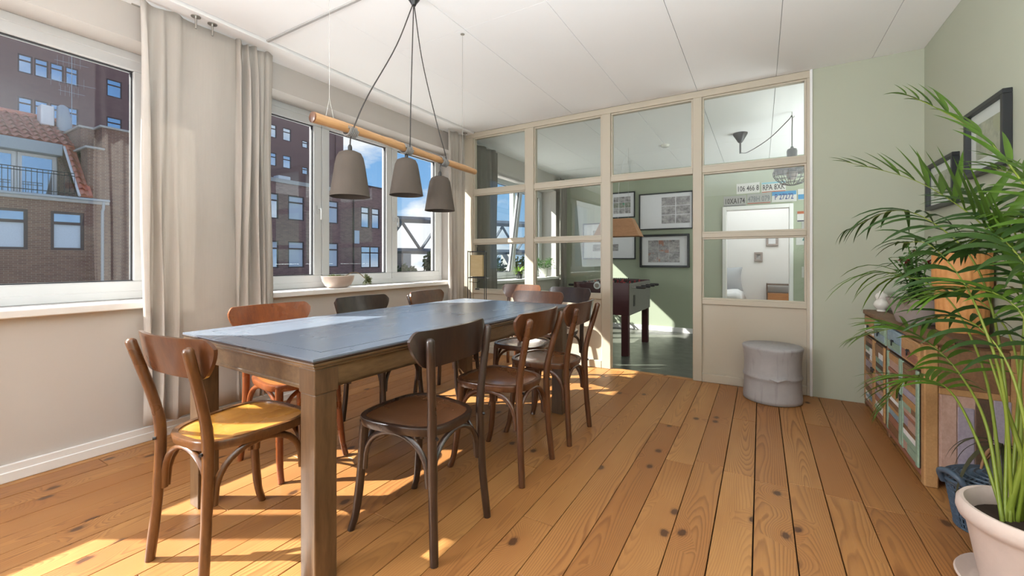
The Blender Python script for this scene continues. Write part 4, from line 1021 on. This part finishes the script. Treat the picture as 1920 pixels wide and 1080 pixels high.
def cage_lamp():
    o = thing('cage_lamp', 'black wire cage pendant lamp with sagging cord behind the fourth glass bay', 'lamp', (.277, 5.17, 1.845))
    z = lambda w_: w_-1.845
    MB().lathe([(.014, -.115), (.022, -.11), (.075, -.02), (.08, 0)], 24, (-.486, .56, z(ZC))).tube([(-.486, .56, z(ZC)-.11), (-.486, .56, z(ZC)-.24)], .010, 8).build('ceiling_cup', M['black'], o, smooth=50)
    p = spline([(-.486, .56, z(ZC)-.235), (-.40, .46, z(ZC)-.255), (-.20, .23, z(ZC)-.19), (-.03, .03, z(ZC)-.07), (0, 0, z(ZC)-.04), (0, 0, z(2.40)), (0, 0, z(2.22))], 40)
    MB().tube(p, .0045, 6).build('cord', M['cord'], o, smooth=60)
    MB().tube([(0, 0, z(ZC)), (0, 0, z(ZC)-.05), (.012, 0, z(ZC)-.06), (.02, 0, z(ZC)-.045)], .004, 6).build('ceiling_hook', M['metal'], o, smooth=60)
    MB().lathe([(.045, 0), (.047, .07), (.040, .09), (.015, .10), (.012, .115)], 20, (0, 0, z(2.125))).build('lamp_holder', M['black'], o, smooth=50)
    MB().lathe([(.168, -.005), (.166, .0), (.150, .07), (.05, .10), (.045, .098), (.143, .065), (.160, -.004)], 32, (0, 0, z(1.985))).build('shade', M['black'], o, smooth=50)
    cg = MB(); prof = [(.168, 1.985), (.163, 1.945), (.14, 1.91), (.09, 1.865), (.03, 1.847)]
    for r_, zz in prof: cg.tube([(r_*math.cos(a), r_*math.sin(a), z(zz)) for a in [2*math.pi*i/28 for i in range(29)]], .003, 5, caps=False)
    for i in range(18):
        a = 2*math.pi*i/18; cg.tube([(r_*math.cos(a), r_*math.sin(a), z(zz)) for r_, zz in prof], .003, 5, caps=False)
    cg.build('wire_cage', M['black'], o)
    MB().lathe([(.02, 2.06-1.845), (.045, 1.99-1.845), (.05, 1.95-1.845), (.035, 1.91-1.845), (.006, 1.90-1.845)], 20).build('bulb', M['potg'], o, smooth=60)
cage_lamp()
def detector():
    o = thing('smoke_detector', 'small round white ceiling fitting in the far room', 'fitting', (-1.08, 5.81, ZC))
    MB().lathe([(.035, -.03), (.05, -.022), (.055, 0)], 24).build('housing', M['ceramic'], o, smooth=50)
detector()
def sill_plant(x, y, label, potm, pr, ph, lm, n, L, seed):
    o = thing('potted_plant', label, 'plant', (x, y, .79)); r = random.Random(seed)
    MB().lathe([(pr*.72, 0), (pr*.78, .004), (pr, ph*.95), (pr, ph), (pr*.88, ph), (pr*.85, ph*.85), (.004, ph*.84)], 24).build('pot', potm, o, smooth=50)
    mb = MB()
    for k in range(n):
        a = r.uniform(0, 6.28); e_ = r.uniform(.2, 2.2); b = Vector((math.cos(a)*pr*.3, math.sin(a)*pr*.3, ph*.85)); d = Vector((math.cos(a), math.sin(a), e_)).normalized()
        if lm == 'leafb': leaf_strip(mb, b, d, L*r.uniform(.6, 1), .008, .9, 5)
        else:
            tip = b+d*L*r.uniform(.5, 1)
            for j in range(5):
                aa = r.uniform(0, 6.28); leaf_strip(mb, tip+Vector((r.uniform(-.03, .03), r.uniform(-.03, .03), r.uniform(-.03, .03))), (math.cos(aa), math.sin(aa), r.uniform(-.2, .5)), .05, .016, .6, 4)
    mb.build('foliage', M[lm], o, smooth=60, kind='stuff')
sill_plant(-3.24, 5.73, 'small bright green plant in a dark pot on the far room sill', M['black'], .058, .12, 'leafb', 46, .17, 1)
sill_plant(-3.25, 6.60, 'bushy green plant in a white pot on the far room sill', M['ceramic'], .085, .15, 'leafg', 60, .22, 2)
# ---------------------------------------------------------------- bedroom beyond the door
def bed():
    o = thing('bed', 'white bed with rumpled bedding seen through the bedroom doorway', 'bed', (-1.1, 8.85, -.1))
    MB().box((-.85, -.5, .05), (.82, .70, .40)).build('bed_base', M['white'], o, bevel=.02, seg=3)
    mb = MB(); mb.grid(lambda u, v: (lerp(-.85, .84, u), lerp(-.52, .70, v), .60+.05*mnoise.noise(Vector((u*5, v*5, 0)))-.16*(max(0, abs(u-.5)-.44)/.06)**2-.10*(max(0, abs(v-.5)-.44)/.06)**2), 30, 24); mb.build('duvet', M['linen'], o, smooth=80, solid=.03)
    MB().box((-.83, -.5, .40), (.80, .69, .56)).build('mattress', M['linen'], o, bevel=.03, seg=3)
bed()
def pillow():
    o = thing('pillow', 'light grey cushion propped upright on the bed', 'cushion', (-.58, 9.25, .50), R(10)); mb = MB()
    for s_ in (-1, 1):
        mb.grid(lambda u, v: ((u-.5)*.60*(1-.12*math.sin(math.pi*v)), s_*(.10*(math.sin(math.pi*u)*math.sin(math.pi*v))**.6+.002), v*.44*(1-.0*u)+.04*abs(u-.5)*(1 if v > .5 else -1)), 16, 14)
    q_ = mb.build('cover', M['pillow'], o, smooth=80); q_.rotation_euler = (R(-14), 0, 0)
pillow()
def small_frame(x0, z0, x1, z1, label, ph):
    o = thing('small_frame', label, 'picture', ((x0+x1)/2, 9.6, (z0+z1)/2)); W_, H_ = (x1-x0)/2, (z1-z0)/2
    MB().ring('y', -.03, (-W_, -H_), (W_, H_), .04, .03).build('frame', M['potg'], o, bevel=.004)
    MB().box((-W_+.03, -.012, -H_+.03), (W_-.03, -.004, H_-.03)).build('mount_board', M['mat'], o)
    if ph: MB().box((-W_*.45, -.014, -H_*.5), (W_*.45, -.012, H_*.5)).build('photo_print', M['photo'], o)
small_frame(.09, 1.357, .292, 1.56, 'small grey frame with blank picture, upper one on the bedroom wall', False)
small_frame(-.109, 1.059, .036, 1.238, 'tiny grey frame with dark photo, lower one on the bedroom wall', True)
def crate():
    o = thing('wooden_crate', 'orange brown wooden crate standing by the bedroom wall', 'crate', (.33, 9.42, -.1))
    for k in range(4): MB().box((-.22, -.15, .18+k*.137-.16), (.22, .14, .18+(k+1)*.137-.165)).build('board', M['crate'], o, bevel=.003)
    for x in (-.235, .215): MB().box((x, -.155, 0), (x+.02, .145, .74)).build('corner_batten', RW['dark'], o, bevel=.003)
    MB().box((-.235, -.155, .715), (.235, .145, .735)).build('top_board', RW['dark'], o, bevel=.003)
crate()

# ---------------------------------------------------------------- outside: houses, tower, bridge, trees
def front_window(root, X, y0, y1, z0, z1, zm=None, fm='wframe', pm='wpane', mull=0, fw=.10, top=None):
    f = MB().ring('x', X-.12, (y0, z0), (y1, z1), fw, .10)
    if zm: f.box((X-.12, y0+fw, zm-fw*.6), (X-.02, y1-fw, zm+fw*.6))
    for k in range(mull): yy = lerp(y0, y1, (k+1)/(mull+1)); f.box((X-.12, yy-fw*.5, z0+fw), (X-.02, yy+fw*.5, z1-fw))
    w_ = f.build('window', M[fm], root)
    if zm:
        MB().box((X-.10, y0+fw, z0+fw), (X-.085, y1-fw, zm)).build('pane', M[pm], w_); MB().box((X-.10, y0+fw, zm), (X-.085, y1-fw, z1-fw)).build('pane', M[top or 'wpane'], w_)
    else: MB().box((X-.10, y0+fw, z0+fw), (X-.085, y1-fw, z1-fw)).build('pane', M[pm], w_)
def facade(root, name, X, depth, y0, y1, z0, z1, wins, mat):
    # wall built around its window openings so the frames sit in recesses
    mb = MB(); rec = .18
    ys = sorted(set([y0, y1]+[v for w_ in wins for v in w_[:2]])); zs = sorted(set([z0, z1]+[v for w_ in wins for v in w_[2:4]]))
    def hole(a, b, c_, d): return any(w_[0] <= a+1e-6 and b <= w_[1]+1e-6 and w_[2] <= c_+1e-6 and d <= w_[3]+1e-6 for w_ in wins)
    for a, b in zip(ys, ys[1:]):
        run = None
        for c_, d in zip(zs, zs[1:]):
            if hole(a, b, c_, d):
                if run: mb.box((X-rec, a, run[0]), (X, b, run[1])); run = None
            else: run = (run[0], d) if run else (c_, d)
        if run: mb.box((X-rec, a, run[0]), (X, b, run[1]))
    mb.box((X-depth, y0, z0), (X-rec, y1, z1))
    return mb.build(name, mat, root)
def brick_house():
    X = -26.0; o = thing('brick_house', 'brick house with orange tiled roof and balcony across the street', 'building', (0, 0, 0))
    wins = [(5.55-1.68*k, 6.58-1.68*k, 1.52, 3.18) for k in range(5)]
    facade(o, 'wall', X, 8, -10, 7.37, -9, 3.74, wins, M['brickr'])
    for (a, b, c_, d) in wins: front_window(o, X, a, b, c_, d, 2.68, pm='blind')
    MB().box((X-.2, -10, 3.74), (X+.16, 7.42, 3.86)).build('gutter', M['zinc'], o, bevel=.03)
    MB().box((X-.02, -10, 3.62), (X+.10, 7.40, 3.74)).build('eaves_board', M['cornice'], o)
    MB().tube([(X+.08, 7.20, 3.75), (X+.08, 7.20, 3.45), (X+.06, 7.17, 3.3), (X+.06, 7.17, -9)], .055, 10).build('downpipe', M['zinc'], o, smooth=50)
    # balcony recess in the roof slope
    XD = -28.5
    MB().box((XD-.3, -10, 3.7), (XD, 6.30, 5.95)).build('dormer_wall', M['wwhite'], o)
    for k in range(6):
        y1 = 6.25-k*1.25; f = MB().ring('x', XD, (y1-1.2, 3.8), (y1, 5.9), .13, .08).build('balcony_door', M['wwhite'], o)
        MB().box((XD+.02, y1-1.07, 3.93), (XD+.04, y1-.13, 5.77)).build('pane', M['wpane'], f)
    MB().box((XD-.1, -10, 5.92), (XD+.55, 6.36, 6.46)).build('fascia', M['zinc'], o, bevel=.02)
    MB().add([(X, 6.40, 3.8), (XD, 6.40, 5.95), (XD, 6.40, 3.8), (X, 6.30, 3.8), (XD, 6.30, 5.95), (XD, 6.30, 3.8)], [(0, 1, 2), (3, 5, 4), (0, 3, 4, 1)]).build('cheek_wall', M['brickr'], o)
    MB().box((XD, -10, 3.7), (X, 6.35, 3.80)).build('balcony_floor', M['cornice'], o)
    rl = MB()
    for z in (4.02, 4.78, 4.9): rl.tube([(X-.1, -10, z), (X-.1, 6.3, z)], .018, 5)
    for k in range(64): rl.tube([(X-.1, 6.3-k*.16, 3.85), (X-.1, 6.3-k*.16, 4.9)], .010, 4)
    rl.build('railing', M['black'], o)
    # roof slope above the dormer and the strip beside it, with single tiles
    s0 = Vector((XD+.5, 0, 6.46)); s1 = Vector((-30.6, 0, 8.10))
    MB().add([(XD+.5, -10, 6.44), (XD+.5, 6.75, 6.44), (-30.6, 6.75, 8.08), (-30.6, -10, 8.08)], [(0, 1, 2, 3)]).build('roof_slope', M['tile'], o, solid=.05)
    MB().add([(X, 6.42, 3.90), (X, 6.78, 3.90), (XD+.4, 6.78, 6.42), (XD+.4, 6.42, 6.42)], [(0, 1, 2, 3)]).build('roof_strip', M['tile'], o, solid=.05)
    tm = MB().grid(lambda u, v: (0, (u-.5)*.30, .045*math.cos((u-.25)*2*math.pi)+.02), 5, 1)
    tm = MB()
    for i in range(7):
        u = i/6; h = .06*math.cos((u-.3)*2*math.pi)
        tm.v += [(.0, (u-.5)*.31, h+.09), (-.42, (u-.5)*.31, h+.005)]
    tm.f = [(2*i, 2*i+2, 2*i+3, 2*i+1) for i in range(6)]
    me = tm.mesh('roof_tile'); me.materials.append(M['tile']); me.shade_smooth()
    sl = (s1-s0); ln = sl.length; ang = math.atan2(sl.z, -sl.x); nrow = 7
    for j in range(nrow):
        for i in range(26):
            y = 6.60-i*.30
            t_ = bpy.data.objects.new('roof_tile', me); COL.objects.link(t_); t_.parent = o
            p = s0+sl*((j+.0)/nrow); t_.location = (p.x, y, p.z); t_.rotation_euler = (0, ang, 0)
    a0 = Vector((X+.05, 0, 3.92)); a1 = Vector((XD+.4, 0, 6.42)); sl = a1-a0; ang = math.atan2(sl.z, -sl.x)
    for j in range(9):
        t_ = bpy.data.objects.new('roof_tile', me); COL.objects.link(t_); t_.parent = o
        p = a0+sl*(j/9); t_.location = (p.x, 6.60, p.z+.02); t_.rotation_euler = (0, ang, 0)
    MB().tube([(X+.05, 6.42, 3.93), (XD+.4, 6.42, 6.46)], .05, 6).build('verge', M['wwhite'], o)
    MB().tube([(X, 6.80, 3.93), (XD+.2, 6.80, 6.60)], .09, 6).build('verge_flashing', M['tile'], o)
    MB().tube([(-30.6, -10, 8.12), (-30.6, 6.75, 8.12)], .12, 8).build('ridge', M['tile'], o, smooth=50)
    # stepped party wall piers with stone caps
    for (xa, xb, ya, yb, zt, m) in ((-28.7, -26.35, 6.78, 7.30, 6.18, 'brickr'), (-29.9, -27.25, 6.78, 7.28, 7.25, 'brickr'), (-29.0, -26.40, 7.28, 8.5, 7.25, 'brickr')):
        MB().box((xa, ya, 3.2), (xb, yb, zt)).build('pier', M[m], o); MB().box((xa-.08, ya-.1, zt), (xb+.1, yb+.05, zt+.10)).build('pier_cap', M['cornice'], o, bevel=.02)
    MB().box((-34, 7.42, -9), (-26.45, 15, 6.9)).build('neighbour_wall', M['brickr'], o)
    MB().box((-30.3, 6.0, 7.6), (-29.6, 6.45, 8.55)).build('chimney', M['wwhite'], o, bevel=.03)
    MB().tube([(-29.6, 6.78, 7.4), (-29.6, 6.78, 8.0), (-29.6, 6.72, 8.6), (-29.6, 6.70, 8.7)], [.26, .27, .20, .08], 14).build('cowl', M['zinc'], o, smooth=50)
    an = MB().tube([(-29.5, 7.02, 7.4), (-29.5, 7.02, 12.4)], .014, 5)
    for z, l in ((10.9, .9), (9.9, 1.3), (9.45, .7)):
        an.tube([(-29.5-.3*l, 7.02-.6*l, z), (-29.5+.3*l, 7.02+.6*l, z-.1)], .008, 4)
        for k in range(5): q_ = lerp(-.5, .5, k/5)*l; an.tube([(-29.5+q_*.5, 7.02+q_-.0, z-.25), (-29.5+q_*.5, 7.02+q_, z+.25)], .004, 4)
    an.build('antenna', M['zinc'], o)
brick_house()
def tower():
    X = -55.0; o = thing('tower_block', 'tall plain brown brick tower behind the brick house', 'building')
    wins = []
    for zt in (18.9, 15.2, 11.5, 22.6, 26.3):
        for a in (9.78, 10.74, 11.70, 12.66): wins.append((a, a+.86, zt-1.6, zt))
        for a in (15.5, 17.15, 31.15, 33.15): wins.append((a, a+1.15, zt-1.75, zt-.05))
        for a in (20.2, 22.2, 26.0): wins.append((a, a+1.15, zt-1.75, zt-.05))
        wins.append((35.9, 36.8, zt-2.1, zt-1.1))
    facade(o, 'wall', X, 14, -30, 42.4, -9, 40, wins, M['tower'])
    for (a, b, c_, d) in wins: front_window(o, X, a, b, c_, d, c_+.68*(d-c_), pm='wpane', fw=.09)
    MB().box((X-14, 41.2, -9), (X+.2, 42.5, 40)).build('corner_pier', M['tower'], o)
tower()
def office():
    X = -42.0; o = thing('brick_office', 'dark red brick office building with flat roof in front of the tower', 'building')
    wa = []
    for (z0, z1) in ((5.25, 7.82), (.30, 3.05)):
        for a in (9.0, 12.0, 15.0, 18.0, 20.9): wa.append((a, a+1.75, z0, z1))
        for a in (23.1, 25.87, 30.1): wa.append((a, a+1.78, z0, z1))
    facade(o, 'wall', X, 12, 8.5, 33.9, -9, 8.95, wa, M['brickd'])
    for (a, b, c_, d) in wa: front_window(o, X, a, b, c_, d, c_+.72*(d-c_), pm='blind' if a > 25 else 'wpane', fw=.12, top='blind')
    MB().box((X-12, 8.4, 8.95), (X+.15, 33.9, 9.35)).build('cornice', M['cornice'], o)
    wb = [(35.04, 36.34, 5.06, 7.64), (36.67, 37.96, 5.04, 7.62), (35.04, 37.96, .13, 2.8)]
    facade(o, 'wing_wall', X+.05, 12, 33.9, 39.75, -9, 10.2, wb, M['brickd'])
    for (a, b, c_, d) in wb: front_window(o, X+.05, a, b, c_, d, c_+.7*(d-c_), pm='wpane', mull=1 if b-a > 2 else 0, fw=.12)
    MB().box((X-12, 33.8, 10.2), (X+.12, 39.85, 10.36)).build('wing_coping', M['wframe'], o)
    MB().tube([(X+.12, 33.94, 10.1), (X+.12, 33.94, -9)], .07, 8).build('downpipe', M['wframe'], o, smooth=50)
    MB().box((X+.1, 34.0, 3.08), (X+.2, 34.7, 4.65)).build('wall_sign', M['blind'], o)
    v = MB().box((X-2.2, 25.6, 9.35), (X-1.2, 26.9, 9.95)); v.build('roof_vent', M['wwhite'], o, bevel=.05)
office()
def bridge():
    o = thing('steel_bridge', 'dark steel truss bridge seen through the windows beyond the office building', 'bridge', (0, 0, 0))
    A = Vector((-51.0, 51.2, 0)); d = Vector((13.2, 24.0, 0)).normalized(); P = 6.35
    def at(s_, z): q_ = A+d*s_; return (q_.x, q_.y, z)
    MB().tube([at(-12, 7.75), at(64, 8.35)], .55, 4).build('top_chord', M['steel'], o)
    MB().tube([at(-12, 2.6), at(64, 2.6)], .5, 4).build('bottom_chord', M['steel'], o)
    for k in range(-1, 10):
        s_ = k*P-.2
        MB().tube([at(s_, 7.4), at(s_+P/2, 2.8)], .26, 4).build('diagonal', M['steel'], o)
        MB().tube([at(s_+P/2, 2.8), at(s_+P, 7.4)], .26, 4).build('diagonal', M['steel'], o)
    for k in range(0, 4): MB().box((-.9, -.9, -9), (.9, .9, 2.2), Matrix.Translation(at(k*20, 0))).build('pillar', M['cornice'], o)
bridge()
def tree(x, y, zt, r_, seed, label):
    o = thing('tree', label, 'tree', (x, y, -9), 0, 'trees below the bridge'); rr = random.Random(seed)
    H = zt+9
    MB().tube([(0, 0, 0), (.1, 0, H*.4), (0, .1, H*.75)], [.35, .25, .1], 8).build('trunk', M['stem'], o, smooth=50)
    mb = MB()
    for k in range(1500):
        a = rr.uniform(0, 6.28); c_ = rr.uniform(-1, 1); q_ = r_*rr.random()**.33*(1+.2*math.sin(a*3+seed))
        p = Vector((q_*math.sqrt(1-c_*c_)*math.cos(a), q_*math.sqrt(1-c_*c_)*math.sin(a), H-r_*1.15+q_*c_*1.15))
        n = Vector((rr.uniform(-1, 1), rr.uniform(-1, 1), rr.uniform(-.3, 1))).normalized(); t1 = n.orthogonal().normalized()*.34; t2 = n.cross(t1)
        mb.add([p-t1, p+t2*.6, p+t1, p-t2*.6], [(0, 1, 2, 3)])
    mb.build('crown', M['crown'], o)
for i, (x, y, zt, r_, lab) in enumerate(((-40, 47.5, 3.0, 2.6, 'round green tree beyond the office corner, below the bridge'), (-35, 53.0, 1.6, 2.3, 'low tree below the bridge, right of the round tree'), (-31, 58, 2.0, 2.8, 'bushy tree seen through the far room window under the bridge'),
                                         (-27, 62, .9, 2.6, 'low dark tree at the foot of the bridge'), (-41.5, 41.9, .3, 1.9, 'small tree close to the office corner'))):
    tree(x, y, zt, r_, i, lab)
MB().box((-11, -8, -.6), (-3.56, 12, -.35)).build('sun_reflector', M['reflector'], **ST)  # added unseen slab, bounces sunlight through the windows onto the ceiling
MB().add([(-400, -300, -9), (60, -300, -9), (60, 500, -9), (-400, 500, -9)], [(0, 1, 2, 3)]).build('street_ground', M['asphalt'], **ST)
